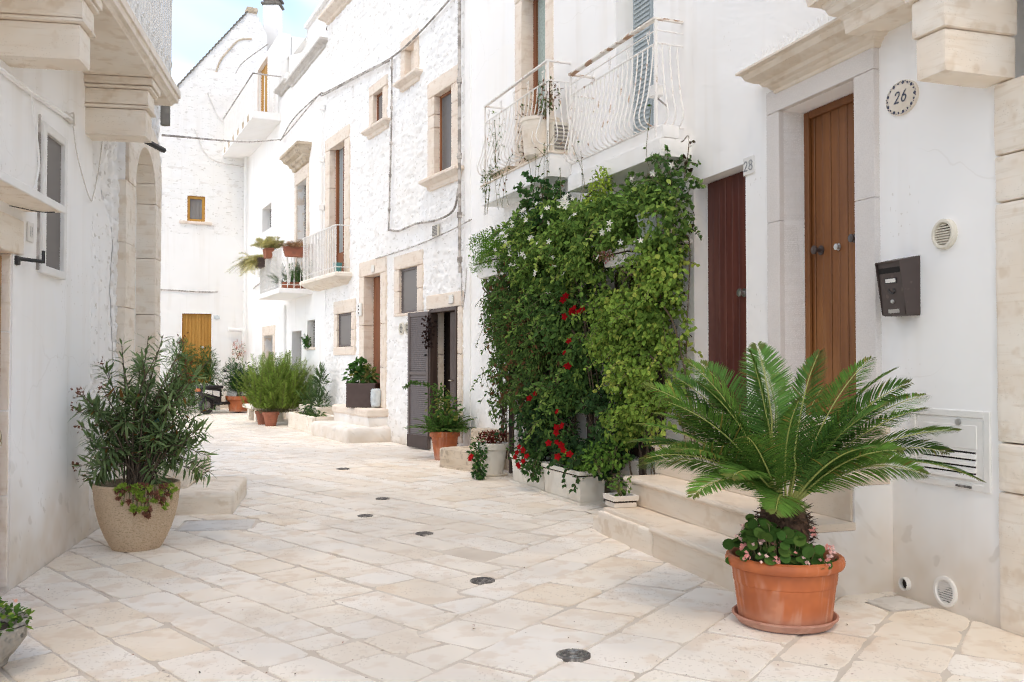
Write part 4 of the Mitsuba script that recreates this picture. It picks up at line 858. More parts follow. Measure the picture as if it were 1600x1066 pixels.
# the leaf opened back towards the wall
hx = FC.P(1.56, .03); ld = np.array([-.397, .519]); ld /= np.linalg.norm(ld); FLf = Frame(hx[:2], ld, (-ld[1], ld[0]))
lf = sub(H, 'shutter_leaf')
add(lf, 'frame', FLf.w(cat([bx(0, .06, -.03, .03, .03, 2.36), bx(.60, .665, -.03, .03, .03, 2.36), bx(.06, .60, -.03, .028, 2.28, 2.36), bx(.06, .60, -.03, .028, .03, .26), bx(.06, .60, -.03, .028, 1.28, 1.34)])), 'shutter', smooth=25)
add(lf, 'back_panel', FLf.w(bx(.05, .61, -.02, .004, .2, 2.3, .002)), 'shutter')
for z in np.arange(.27, 2.25, .034):
    if abs(z - 1.29) < .045: continue
    add(lf, 'slat', FLf.w(hull([(.06, .004, z), (.60, .004, z), (.06, .003, z + .030), (.60, .003, z + .030), (.06, .020, z + .003), (.60, .020, z + .003), (.06, .010, z + .030), (.60, .010, z + .030)])), 'shutter')
add(lf, 'kick_board', FLf.w(bx(.0, .665, .031, .036, .04, .25, .003)), 'dark_wood')
add(lf, 'handle', FLf.w(tube([(.05, .03, 1.62), (.05, .07, 1.62)], .016, 8)), 'iron', smooth=40)
k = thing('dried_garland', 'dark dried garland hanging at the open corner of the dark doorway', 'garland')
P = FC.P(1.46, .09, 2.30) + np.random.default_rng(2).normal(0, 1, (160, 3)) * [.045, .03, .0] - np.column_stack([np.zeros((160, 2)), np.random.default_rng(3).random(160) * .55])
addleaf(k, 'leaves', leaves(P, rdir(rng, 160) - [0, 0, .5], rdir(rng, 160), .05, .035, OVAL, tint(rng, 160, (.035, .02, .018), .5)))
round_vent(FC, 'left one of the two oval vents beside the shutter door', 2.93, 2.11, .115, rim=.02, slats=8, m='beige_plastic')
round_vent(FC, 'right one of the two oval vents beside the shutter door', 2.63, 2.11, .115, rim=.02, slats=8, m='beige_plastic')
k = thing('wall_grille', 'square beige vent grille below the looping cables on the rubble wall', 'vent')
add(k, 'frame', FC.w(bx(1.17, 1.41, .02, .05, 3.60, 3.80)), 'beige_plastic')
for i in range(7): add(k, 'slat', FC.w(bx(1.19, 1.39, .05, .058, 3.615 + i * .025, 3.63 + i * .025, .001)), 'screen')
k = thing('number_tile', 'pale number tile above the dark open doorway', 'house number')
add(k, 'tile', FC.w(bx(.55, .73, .03, .045, 2.44, 2.58)), 'tile', smooth=25); add(k, 'rim', FC.w(cat([bx(.55, .556, .044, .05, 2.44, 2.58, .001), bx(.556, .73, .044, .05, 2.44, 2.446, .001)])), 'screen')
k = thing('number_tile', 'pale number tile on the stone lintel above the tall brown plank door', 'house number')
add(k, 'tile', FC.w(bx(4.32, 4.48, .03, .05, 3.27, 3.41)), 'tile', smooth=25)
k = thing('intercom', 'white doorbell plate left of the tall brown plank door', 'doorbell')
add(k, 'plate', FC.w(bx(5.06, 5.30, .03, .065, 2.44, 2.70)), 'white_paint', smooth=25)
for z in (2.50, 2.57, 2.64): knob(FC, k, 5.18, z, .065, .014, .014, 'iron', 'button')

# ================================================================== far houses on the right
H = thing('far_white_house', 'smooth white house beyond the rubble house with a pedimented door and railed balcony', 'house')
DH = [(1.85, 2.90, 3.30, 6.05, .2), (2.38, 3.48, .02, 2.30, .3), (.98, 1.77, 1.86, 2.52, .2)]
add(H, 'wall', wall(FD, .0, 5.2, 0, 8.85, DH, .08, lambda t, z: d_smooth(t, z, 8, .02)), 'plaster', smooth=35)
add(H, 'attic_wall', wall(FD, .3, 3.3, 8.85, 10.3, [], .15, lambda t, z: -.35 + 0 * t), 'plaster', smooth=35)
add(H, 'attic_wall', wall(FD, 3.3, 5.2, 8.85, 10.1, [(4.0, 4.25, 9.3, 9.75, .15)], .15, lambda t, z: -.45 + 0 * t), 'plaster', smooth=35)
add(H, 'attic_coping', FD.w(bx(.4, 3.38, -1.2, -.25, 10.3, 10.42, .02)), 'plaster', smooth=30)
add(H, 'rear_walls', FD.w(bx(0, 5.2, -5, -.6, 0, 10.08, .01)), 'plaster')
cD = [(.0, 8.76), (.04, 8.77), (.05, 8.81), (.10, 8.85), (.15, 8.87), (.18, 8.89), (.18, 8.94), (-.3, 8.95)]
add(H, 'cornice', profile_run(FD, cD, .1, 3.55), 'grey_slab', smooth=25)
add(H, 'cornice', profile_run(FD, [(s, z + .14) for s, z in cD], 4.05, 5.05), 'grey_slab', smooth=25)
add(H, 'roof_finial', FD.w(rough_box(3.72, 4.02, -.1, .12, 9.02, 9.20, .02, .06, 3, .04)), 'plaster', smooth=40)
pd = [(.02, 6.40), (.06, 6.42), (.08, 6.50), (.12, 6.54), (.13, 6.60), (.20, 6.66), (.24, 6.76), (.27, 6.78), (.27, 6.84), (-.02, 6.86)]
add(H, 'pediment', profile_run(FD, [(s * 1.35, z) for s, z in pd], 1.72, 3.05), 'old_stone', smooth=25)
w1 = sub(H, 'balcony_door_surround'); stones_round(FD, w1, 1.85, 2.90, 3.30, 6.05, .24, .34, 'tuff', .03, .2, (.3, .55, .8), seed=2)
d = sub(H, 'balcony_door'); add(d, 'leaf', FD.w(bx(1.85, 2.9, -.24, -.18, 3.3, 6.05)), 'screen')
b = sub(H, 'balcony')
add(b, 'slab', FD.w(rough_box(1.25, 4.0, -.02, .80, 3.14, 3.27, .006, .1, 4, .02)), 'plaster', smooth=30)
add(b, 'top_rail', FD.w(cat([tube([(1.30, 0, 4.22), (1.30, .74, 4.22), (1.30, .74, 4.22)], .013, 6), tube([(1.30, .74, 4.22), (3.95, .74, 4.22)], .014, 6), tube([(3.95, .74, 4.22), (3.95, 0, 4.22)], .013, 6), tube([(1.30, .74, 3.35), (3.95, .74, 3.35)], .010, 6), tube([(1.30, 0, 3.35), (1.30, .74, 3.35)], .010, 6)])), 'white_paint', smooth=40)
bar = mikit.ply(FD.w(tube([(0, .74, 3.27), (0, .74, 4.22)], .012, 6)), 'mat_white_paint', smooth=40)
for i in range(20): add(b, 'baluster', bar, None, to_world=T4().translate(list(FD.d * (1.31 + .138 * i)) + [0]))
bar = mikit.ply(FD.w(tube([(1.30, 0, 3.27), (1.30, 0, 4.22)], .012, 6)), 'mat_white_paint', smooth=40)
for i in range(4): add(b, 'baluster', bar, None, to_world=T4().translate(list(FD.n * (.12 + .155 * i)) + [0]))
add(b, 'fan_ornament', FD.w(cat([tube(spline([(1.29, s, 3.36), (1.29, s + e * .5, 3.75), (1.29, s + e, 4.0)], 8), .010, 5) for s in (.18, .55) for e in (-.16, -.06, .06, .16)])), 'white_paint', smooth=40)
d = sub(H, 'recessed_door'); add(d, 'leaf', FD.w(bx(2.38, 3.48, -.30, -.26, .02, 2.3)), 'screen'); add(d, 'frame', FD.w(bx(2.38, 2.46, -.26, .0, .02, 2.3)), 'shutter')
w = sub(H, 'window'); add(w, 'frame', FD.w(bx(.98, 1.08, -.15, -.02, 1.86, 2.52)), 'dark_wood'); add(w, 'screen', FD.w(bx(.98, 1.77, -.20, -.16, 1.86, 2.52)), 'screen'); add(w, 'sill', FD.w(bx(.92, 1.83, -.1, .05, 1.80, 1.86)), 'tuff')
add(H, 'pilaster', FD.w(rough_box(4.15, 5.05, -.05, .07, 0, 3.05, .01, .12, 6, .03)), 'plaster', smooth=40)
H = thing('gable_house', 'tall white house closing the street with a slate edged gable and yellow doors', 'house')
EH = [(1.10, 2.01, .82, 3.06, .14), (1.33, 1.88, 6.02, 6.85, .10)]
add(H, 'wall', wall(FE, -.02, 6.0, 0, 5.6, EH[:1], .09, lambda t, z: .6 * d_rubble(t, z, 9)), 'plaster', smooth=60)
add(H, 'upper_wall', wall(FE, -.6, 6.0, 5.6, 7.0, EH[1:], .07, lambda t, z: d_rubble(t, z, 9)), 'rubble', smooth=60)
gz = lambda t: np.minimum(13.12 - 1.27 * (t - .0), np.where(t < -.25, 13.12 + 1.9 * (t + .25) , 99)) * (t >= -.6) + 0
gtop = lambda t: np.where(t > .0, 13.12 - 1.27 * t, np.where(t > -.22, 13.12, 13.12 + 1.9 * (t + .22)))
add(H, 'gable_wall', wall(FE, -.6, 4.6, 7.0, 13.2, [], .09, lambda t, z: d_rubble(t, z, 9), ztop=gtop), 'rubble', smooth=60)
r = np.random.default_rng(6)
for i in range(44):
    t = .05 + i * .095; z = 13.14 - 1.27 * t
    v, f = bx(-.07, .075, -.45, .07 + r.uniform(-.02, .02), -.022, .02, .006); a = math.atan(1.27) + r.uniform(-.08, .08) - .25
    v = np.column_stack([t + v[:, 0] * math.cos(a) + v[:, 2] * math.sin(a), v[:, 1], z - v[:, 0] * math.sin(a) + v[:, 2] * math.cos(a)])
    add(H, 'verge_slate', FE.w((v, f)), 'slate')
add(H, 'apex_cap', FE.w(rough_box(-.30, .08, -.4, .10, 13.06, 13.24, .03, .07, 3, .05)), 'old_stone', smooth=40)
add(H, 'roof', FE.w((np.array([(-.2, -.28, 13.05), (4.6, -.28, 7.22), (4.6, -6, 7.22), (-.2, -6, 13.05)]), tri([(0, 1, 2, 3)]))), 'slate')
add(H, 'rear_walls', FE.w(bx(-.5, 5.9, -6, -.4, 0, 6.9, .01)), 'plaster')
ri = [tube(spline([(2.05 - 1.5 * u * .9, .03, 11.0 - .0 + 1.25 * u - .35 * math.sin(u * 3.1)) for u in np.linspace(0, 1, 6)], 16), .05, 8)]
add(H, 'gable_ridge', FE.w(cat([tube(spline([(1.02, .02, 10.95), (.88, .03, 11.35), (.60, .03, 11.75), (.30, .02, 12.1), (-.1, .02, 12.2)], 14), .028, 8)])), 'old_stone', smooth=40)
d = plank_door(FE, H, 1.10, 2.01, .82, 3.06, -.10, 9, 'yellow_wood', .02); knob(FE, d, 1.36, 1.98, -.1, .035, .05, 'steel')
s1 = sub(H, 'steps')
for i, (z0, z1, s) in enumerate(((0, .28, .95), (.28, .55, .62), (.55, .82, .30))): add(s1, 'step', FE.w(rough_box(.95, 2.2, -.05, s, z0, z1, .01, .09, i, .03)), 'plaster', smooth=40)
window(FE, H, 1.33, 1.88, 6.02, 6.85, s=-.06, fw=.09, m='yellow_wood', back='screen')
add(H, 'window_sill', FE.w(rough_box(1.12, 2.12, -.02, .10, 5.93, 6.02, .01, .08, 3, .02)), 'tuff', smooth=40)
add(H, 'side_wall', wall(FD, 5.2, 10.3, 0, 10.75, [(6.3, 7.7, 5.42, 6.15, .25), (5.92, 7.2, .02, 2.28, .25), (7.0, 8.62, 8.42, 10.65, .2)], .1, lambda t, z: d_smooth(t, z, 10, .03)), 'plaster', smooth=35)
add(H, 'side_rear', FD.w(bx(5.2, 10.3, -5, -.32, 0, 10.7, .01)), 'plaster')
d = plank_door(FD, H, 7.0, 8.62, 8.42, 10.65, -.12, 6, 'yellow_wood', .02, name='balcony_door')
w = sub(H, 'side_window'); add(w, 'screen', FD.w(bx(6.3, 7.7, -.3, -.24, 5.42, 6.15)), 'screen')
w = sub(H, 'side_door'); add(w, 'leaf', FD.w(bx(5.92, 7.2, -.3, -.24, .02, 2.28)), 'brown_box')
stones_round(FD, sub(H, 'side_door_surround'), 5.92, 7.2, .02, 2.28, .3, .28, 'tuff', .02, .2, (.5,), seed=4)
b = sub(H, 'high_balcony')
add(b, 'slab', FD.w(rough_box(4.97, 12.2, -.02, .80, 8.20, 8.42, .01, .2, 4, .02)), 'plaster', smooth=30)
add(b, 'edge_stain', FD.w(cat([rough_box(t, t + .30, .801, .815, 8.24, 8.41, .006, .05, int(t * 3), .01) for t in np.arange(5.4, 11.8, .85)])), 'old_stone', smooth=40, kind='stuff')
add(b, 'top_rail', FD.w(cat([tube([(5.0, 0, 9.45), (5.0, .77, 9.45)], .02, 6), tube([(5.0, .77, 9.45), (12.2, .77, 9.45)], .025, 6)])), 'cable', smooth=40)
bar = mikit.ply(FD.w(bx(-.07, .07, .755, .775, 8.42, 9.42, .003)), 'mat_white_paint')
for i in range(44): add(b, 'baluster', bar, None, to_world=T4().translate(list(FD.d * (5.08 + .163 * i)) + [0]))
bar = mikit.ply(FD.w(bx(4.99, 5.01, -.012, .012, 8.42, 9.42, .003)), 'mat_white_paint')
for i in range(6): add(b, 'baluster', bar, None, to_world=T4().translate(list(FD.n * (.07 + .13 * i)) + [0]))
add(H, 'downpipe', FD.w(tube([(10.0, .10, 2.5), (10.0, .10, 8.2)], .055, 10)), 'plaster', smooth=40)
add(H, 'downpipe', FD.w(tube([(9.9, .12, 0.0), (9.9, .12, 2.5)], .08, 10)), 'plaster', smooth=40)
add(H, 'pipe_arm', FE.w(tube([(.05, .25, 2.52), (.62, .25, 2.56)], .065, 10)), 'plaster', smooth=40)
k = thing('number_tile', 'tiny grey number tile right of the yellow door at the street end', 'house number')
add(k, 'tile', FE.w(bx(.86, 1.04, .02, .04, 2.90, 3.01)), 'bluegrey', smooth=25)
k = thing('chimney', 'white chimney with dark slab layers on top above the far roofs', 'chimney')
cx = FE.P(-.98, -1.0)
def cbx(w, z0, z1): return (bx(-w, w, -w, w, z0, z1, .02)[0] + [cx[0], cx[1], 0], bx(-w, w, -w, w, z0, z1, .02)[1])
add(k, 'shaft', cbx(.27, 10.0, 13.75), 'plaster'); 
for i in range(4): add(k, 'cap_slab', cbx(.33 - .01 * (i % 2), 13.76 + i * .20, 13.84 + i * .20), 'slate'); add(k, 'cap_core', cbx(.24, 13.841 + i * .20, 13.959 + i * .2), 'slate')
k = thing('stone_roof', 'grey brown dry stone cone roof behind the high yellow door', 'roof')
c = FE.P(-1.25, -.3)
for i in range(12): add(k, 'course', lathe([(1.05 - i * .075, 10.6 + i * .15), (1.06 - i * .075, 10.74 + i * .15), (.9 - i * .075, 10.75 + i * .15)], 22, (c[0], c[1], 0), .12, i), 'slate')
k = thing('rooftop_rubble', 'heap of dark roof slabs and a bent pole on the roof between the far houses', 'roof slabs')
for i in range(6): add(k, 'slab', FC.w(rough_box(7.72 + .05 * i, 8.5 + .03 * i, -1.3, -.2 - .1 * i, 9.40 + .11 * i, 9.50 + .11 * i, .02, .1, i, .03)), 'slate', smooth=40)
add(k, 'pole', FC.w(tube([(8.3, -.4, 9.9), (9.9, -.5, 10.35), (10.4, -.6, 9.4)], .02, 6)), 'cable', smooth=40)

# ------------------------------------------------------------------ cables and pipes
def cable(label, pts_, r, m='cable', name='cable', cat_='cable', n=40, clips=None):
    k = thing(name, label, cat_)
    P = spline(pts_, n); add(k, 'strand', tube(P, r, 7), m, smooth=40)
    if clips:
        for q in P[2::clips]: add(k, 'clip', cat([(bx(-r * 1.5, r * 1.5, -r * 1.5, r * 1.5, -r * 1.6, r * 1.6, .002)[0] + q, bx(-1, 1, -1, 1, -1, 1)[1])]), m)
    return k
cable('cable strung across the street from the left house to the far corner', [FL.P(4.67, .05, 4.19), (FL.P(4.67, .05, 4.17) + FD.P(4.68, .05, 7.62)) / 2 - [0, 0, .06], FD.P(4.68, .05, 7.62)], .014)
k = cable('thick dark cable bundle climbing across the rubble house to the roof', [FD.P(4.68, .06, 7.62), FD.P(3.1, .06, 7.83), FD.P(.39, .06, 7.75), FC.P(7.66, .06, 7.66), FC.P(5.3, .06, 7.41), FC.P(3.32, .07, 7.2), FC.P(2.0, .06, 7.24), FC.P(.76, .06, 7.37), FC.P(.1, .06, 7.5)], .017, n=60)
add(k, 'second_strand', tube(spline([FD.P(4.68, .09, 7.58), FD.P(3.1, .10, 7.60), FD.P(.39, .10, 7.70), FC.P(7.66, .09, 7.60), FC.P(5.3, .09, 7.36), FC.P(3.36, .09, 7.15)], 40), .014, 7), 'cable', smooth=40)
cable('grey pipe dropping down the rubble wall between the small windows', [FC.P(3.32, .06, 7.2), FC.P(3.36, .05, 6.0), FC.P(3.42, .05, 5.0), FC.P(3.46, .06, 3.98)], .017, name='pipe', cat_='pipe', clips=8)
k = cable('cable looping low under the tall window to the corner pipe', [FC.P(3.46, .06, 3.98), FC.P(2.9, .06, 3.90), FC.P(2.12, .06, 3.92), FC.P(1.2, .07, 3.86), FC.P(.5, .07, 3.92), FC.P(.30, .07, 4.25)], .019)
cable('grey downpipe on the corner of the rubble house', [FC.P(.22, .08, 2.9), FC.P(.24, .08, 4.3), FC.P(.25, .08, 6.5), FC.P(.26, .08, 9.2)], .026, name='pipe', cat_='pipe', clips=7)
cable('thin clipped cable above the doors of the rubble house', [FC.P(4.2, .05, 3.52), FC.P(3.0, .05, 3.52), FC.P(1.83, .05, 3.55), FC.P(.6, .06, 3.62), FC.P(-.2, .08, 3.68)], .009, clips=6)
cable('thin wire hanging in a loop on the white corner near the climbers', [FC.P(.15, .08, 3.0), FC.P(.12, .09, 2.5), FC.P(.02, .12, 2.35), FC.P(-.06, .12, 2.6), FC.P(-.08, .1, 2.95)], .008)
cable('thin cable along the street end wall above the yellow door', [FE.P(4.0, .05, 3.75), FE.P(2.7, .05, 3.79), FE.P(1.4, .05, 3.76), FE.P(0.02, .07, 3.83), FD.P(8.2, .07, 3.85), FD.P(5.6, .07, 4.0)], .018)
cable('wavy cable crossing in front of the yellow balcony door', [FE.P(.45, .3, 10.9), FD.P(8.3, .5, 10.75), FD.P(5.4, .3, 10.45)], .014)
for i, (u0, u1) in enumerate((((1.0, 10.2), (-.2, 9.0)), ((1.4, 9.0), (.0, 7.9)))):
    cable('faint curved wire on the gable %s the high balcony' % ('above' if i == 0 else 'left of'), [FE.P(u0[0] + .3, .06, u0[1]), FE.P(u0[0] - .2, .06, u0[1] - .9), FE.P(u1[0], .06, u1[1])], .012, 'pale_cable')
cable('slim white downpipe beside the balcony of the far white house', [FD.P(.10, .07, 3.4), FD.P(.10, .07, 5.0), FD.P(.12, .07, 7.5)], .04, 'plaster', name='pipe', cat_='pipe', clips=9)
# ================================================================== pots and plants
def soil(par, r, z, c, seed=0):
    v, f = disc(r, z, 28, (c[0], c[1], 0), .02); add(par, 'soil', (v, f), 'soil', smooth=True)
DK, MD, LT, YL = (.030, .068, .022), (.060, .125, .028), (.120, .215, .040), (.230, .330, .050)
# ---- sago palm in the terracotta pot
PC = np.array([1.565, 5.36, 0])
k = thing('terracotta_pot', 'large terracotta pot with a rolled rim holding the sago palm', 'flower pot')
add(k, 'body', lathe([(.001, .022), (.248, .022), (.258, .03), (.283, .245), (.287, .25), (.289, .262), (.296, .335), (.312, .335), (.322, .340), (.330, .355), (.332, .372), (.326, .392), (.312, .402), (.298, .398), (.290, .380), (.285, .30)], 72, tuple(PC)), 'terracotta', smooth=28)
soil(k, .288, .34, PC)
k = thing('pot_saucer', 'round dull terracotta saucer beneath the sago palm pot', 'saucer')
add(k, 'dish', lathe([(.001, .010), (.245, .010), (.262, .016), (.290, .052), (.296, .056), (.296, .062), (.286, .066), (.280, .060), (.255, .022), (.001, .019)], 72, tuple(PC)), 'saucer', smooth=28)
k = thing('sago_palm', 'sago palm with stiff feathery green fronds in the terracotta pot', 'palm')
r = np.random.default_rng(21)
CB = PC + [.0, 0, .0]
add(k, 'trunk', lathe([(.09, .33), (.115, .40), (.135, .50), (.14, .58), (.12, .66), (.06, .70), (.001, .71)], 28, tuple(CB), .25, 3), 'caudex', smooth=40)
n = 520; a = r.random(n) * 2 * np.pi; z = .36 + .33 * r.random(n); rr = .10 + .04 * np.sin((z - .33) / .37 * np.pi)
P = CB + np.column_stack([rr * np.cos(a), rr * np.sin(a), z]); D = np.column_stack([np.cos(a), np.sin(a), r.uniform(-.9, .9, n)])
v, f, c = leaves(P, D, rdir(r, n) * .3 + [0, 0, 1], r.uniform(.03, .07, n), r.uniform(.014, .026, n), LANCE, tint(r, n, (1, 1, 1)))
add(k, 'leaf_base', (v, f), 'caudex', kind='stuff')
fr_tips = [(-0.88, 0.36, 0), (-0.85, 0.47, -0.15), (-0.77, 0.68, 0.15), (-0.61, 0.75, 0.3), (-0.73, 0.52, 0.0), (-0.54, 0.83, 0.12), (-0.4, 0.81, 0.35), (-0.19, 0.88, 0.0), (-0.02, 0.83, 0.5), (0.27, 0.88, 0.15), (0.55, 0.84, 0.1), (0.6, 0.78, -0.1), (0.5, 0.59, -0.25), (0.85, 0.55, 0.05), (0.9, 0.44, -0.2), (1.05, 0.16, -0.15), (-0.6, 0.11, -0.4), (-0.17, 0.02, -0.42), (0.29, 0.37, -0.5), (-0.34, 0.43, -0.5), (0.12, 0.59, 0.6), (-0.28, 0.59, 0.55), (0.40, 0.67, 0.5), (0.50, 0.5, 0.3), (-0.73, 0.3, 0.4), (-0.01, 0.62, -0.3), (0.66, 0.22, -0.35), (-.1, .92, .2), (-.80, .20, .2), (-.66, .34, -.3), (-.55, .46, .15), (-.42, .22, -.5), (.55, .34, -.3), (.72, .30, .15), (.8, .62, .25), (-.5, .70, -.05), (.95, .30, .0), (-.84, .28, -.2), (-.70, .60, -.1), (.7, .70, -.05), (.9, .62, .2)]
crown = CB + [0, 0, .68]
for i, (dx, dz, dy) in enumerate(fr_tips):
    tip = crown + np.array([dx, dy, dz]); b0 = crown + np.array([dx, dy, 0]) / (np.hypot(dx, dy) + 1e-6) * .05 * min(1, np.hypot(dx, dy) * 3)
    Lf = np.linalg.norm(tip - b0); hd = np.array([dx, dy, 0.0])
    droopy = np.clip(.55 - dz, -.2, .6)
    ctrl = b0 + (tip - b0) * .50 + np.array([0, 0, 1.0]) * Lf * (.20 + .34 * max(droopy, 0)) - hd * .10 * (dz > .5)
    m = 66; u = np.linspace(0, 1, m)[:, None]
    C = (1 - u) ** 2 * b0 + 2 * u * (1 - u) * ctrl + u * u * tip
    tg = nrm(np.gradient(C, axis=0)); side = nrm(np.cross(tg, np.array([0, 0, 1.0]) + .35 * hd / (np.linalg.norm(hd) + .2)))
    roll = r.normal(0, .32); up = np.cross(side, tg); C = C + (np.sin(np.pi * u * r.uniform(.7, 1.3)) * r.normal(0, .025)) * side; side, up = side * math.cos(roll) + up * math.sin(roll), up * math.cos(roll) - side * math.sin(roll)
    key = sub(k, 'frond')
    add(key, 'rachis', tube(C[::3], np.linspace(.0075, .002, len(C[::3])), 6), 'rachis', smooth=40)
    mm = 92; w = np.linspace(.13, 1.0, mm); idx = w * (m - 1); i0 = np.clip(idx.astype(int), 0, m - 2); fr_ = (idx - i0)[:, None]
    Q = C[i0] * (1 - fr_) + C[i0 + 1] * fr_; tq, sq, uq = tg[i0], side[i0], up[i0]
    ll = .215 * np.clip(np.sin(np.pi * np.clip(w * .80 + .17, 0, 1)), .12, 1) ** .75 * (.8 + .2 * Lf) * np.where(w < .25, .35 + 2.6 * (w - .0), 1).clip(.3, 1)
    vs = []
    for sg in (-1, 1):
        fwd = .38 + .62 * w ** 1.6
        Dn = sq * sg + tq * fwd[:, None] + uq * .22 + r.normal(0, .05, (mm, 3))
        base = np.array((.105, .205, .038) if i % 3 else (.085, .175, .042)) * (1.0 + .15 * r.normal())
        cl = tint(r, mm, base, .20, (.24, .20, .05), .04); cl[w > .93] = cl[w > .93] * .5 + np.array([.16, .13, .05]) * .5
        vs.append(leaves(Q + r.normal(0, .0015, (mm, 3)), Dn, uq + sq * (-.55 * sg), ll * r.uniform(.93, 1.05, mm), .0098, LANCE, cl, .22))
    addleaf(key, 'leaflets', catc(vs), 'gloss_leaf')
# ---- pink flowered begonias in front of the palm
k = thing('begonia', 'round leaved begonias with pink flower clusters at the foot of the sago palm', 'plant')
r = np.random.default_rng(5)
ROUND = (np.vstack([[(.05, 0, 0)], [(.5 + .5 * math.cos(a), .5 * math.sin(a), .05 + .05 * math.cos(2 * a)) for a in np.linspace(math.pi, -math.pi, 13)[:-1]], [(.45, 0, -.02)]]), np.array([(13, 1 + (i + 1) % 12, 1 + i) for i in range(12)]))
fl, nst = [], []
def bspot():
    while True:
        x = r.uniform(-.30, .26); y = r.uniform(-.30, -.03)
        if x * x + y * y < .30 ** 2 and not (x * x + y * y < .10 ** 2): return x, y
for i in range(190):
    x, y = bspot(); hmax = .235 * math.exp(-((x + .16) / .13) ** 2) + .13 * math.exp(-((x - .03) / .10) ** 2) + .03 + (-.0 if x < .15 else -.02)
    z = .36 + hmax * r.random() ** .5; L = r.uniform(.042, .075); p = PC + [x * 1.06 - .01, y, z]
    out = np.array([x + .06, y + .06, 0]); D = nrm(np.array([r.normal(0, .6), -.5 + r.normal(0, .5), -.35])) ; N = nrm(np.array([.3 * r.normal() + x, -.75, .55 + .2 * r.normal()]))
    vf = leaves([p], [D], [N], L, L * .95, ROUND, tint(r, 1, (.055, .115, .026) if r.random() < .7 else (.09, .155, .035), .25))
    addleaf(k, 'leaf', vf, 'gloss_leaf')
    nst.append(tube([PC + [x * .7, y * .7, .33], PC + [x, y, z - .02], p + D * .008], .0025, 5, False))
add(k, 'stems', cat(nst), 'stem', smooth=40, kind='stuff')
spots = [(-.27, -.10, .51), (-.22, -.12, .545), (-.15, -.1, .575), (-.17, -.14, .53), (-.27, -.16, .47), (-.27, -.22, .44), (-.20, -.26, .425), (-.12, -.28, .425), (-.05, -.25, .45), (.12, -.16, .55), (.125, -.23, .475), (.17, -.22, .475), (.03, -.30, .415), (.145, -.28, .41), (.24, -.14, .45), (.0, -.16, .52), (-.2, -.2, .50), (-.1, -.2, .49), (.05, -.2, .50), (-.24, -.05, .56), (.2, -.2, .44)]
PET = OVAL
for (x, y, z) in spots:
    P, D, N = [], [], []
    for b in range(r.integers(5, 9)):
        c0 = PC + [x, y, z] + r.normal(0, .013, 3); ax = nrm(np.array([r.normal(0, .5), -1, .5 + r.normal(0, .4)])); s0 = nrm(np.cross(ax, [0, 0, 1.])); u0 = np.cross(s0, ax)
        for e in range(4):
            a = e * math.pi / 2 + .3; d = s0 * math.cos(a) + u0 * math.sin(a) + ax * .4; P.append(c0); D.append(d); N.append(ax)
    addleaf(k, 'flower_cluster', leaves(P, D, N, r.uniform(.009, .016, len(P)), .011, OVAL, tint(r, len(P), (.74, .34, .31) if r.random() < .5 else (.82, .56, .52), .25)), 'petal')
# ---- oleander in the pebbled pot
OC = np.array([-3.02, 7.5, 0])
k = thing('pebbled_pot', 'tall tapering pebble textured beige pot beside the left wall', 'flower pot')
a = np.arange(72) * 2 * np.pi / 72
v, f = lathe([(.001, .004), (.168, .004), (.182, .010), (.207, .05), (.234, .10), (.264, .17), (.289, .25), (.308, .33), (.320, .41), (.328, .485), (.331, .515), (.327, .532), (.312, .534), (.306, .518), (.29, .41)], 72, tuple(OC))
ang = np.arctan2(v[:, 1] - OC[1], v[:, 0] - OC[0]); kk = 1 - .012 * np.clip(np.cos(ang * 11), 0, 1) ** 6 * (v[:, 2] < .47) * (v[:, 2] > .02)
v[:, :2] = OC[:2] + (v[:, :2] - OC[:2]) * kk[:, None]
add(k, 'body', (v, f), 'pebble_pot', smooth=30); soil(k, .30, .47, OC)
k = thing('oleander', 'oleander shrub with narrow dark leaves and withered reddish buds in the pebbled pot', 'shrub')
r = np.random.default_rng(31)
tips = [(-0.24, 1.68), (-0.03, 1.72), (0.09, 1.73), (0.29, 1.64), (0.45, 1.66), (-0.36, 1.48), (-0.46, 1.25), (-0.55, 1.12), (-0.32, 1.25), (-0.50, 0.67), (-0.41, 0.69), (-0.43, 0.55), (0.54, 1.52), (0.52, 1.37), (0.57, 1.14), (0.61, 0.94), (0.66, 0.76), (0.68, 0.62), (0.52, 0.58), (0.38, 1.3), (0.18, 1.34), (-0.03, 1.52), (-0.09, 1.12), (-0.21, 1.07), (0.13, 0.91), (0.31, 0.84), (0.45, 0.98), (-0.03, 0.84), (-0.27, 0.58), (0.13, 0.55), (0.24, 0.51), (-0.18, 0.73), (0.38, 0.67), (-0.18, 1.3), (0.06, 1.16), (-0.34, 0.98), (0.31, 1.45), (0.42, 1.48), (-0.45, 0.98), (0.49, 0.84), (-0.11, 1.43), (0.24, 0.98), (.40, 1.38), (.50, 1.25), (-.3, .80), (.02, .66), (.2, .70), (-.12, .58), (.36, 1.55), (.3, 1.2), (.42, 1.12), (.05, .98), (-.2, .9), (.15, .78)]
br, lv, buds = [], [], []
wn = np.array([.98341, .18141, 0]); wo = np.array([-3.3443, 6.3418, 0])
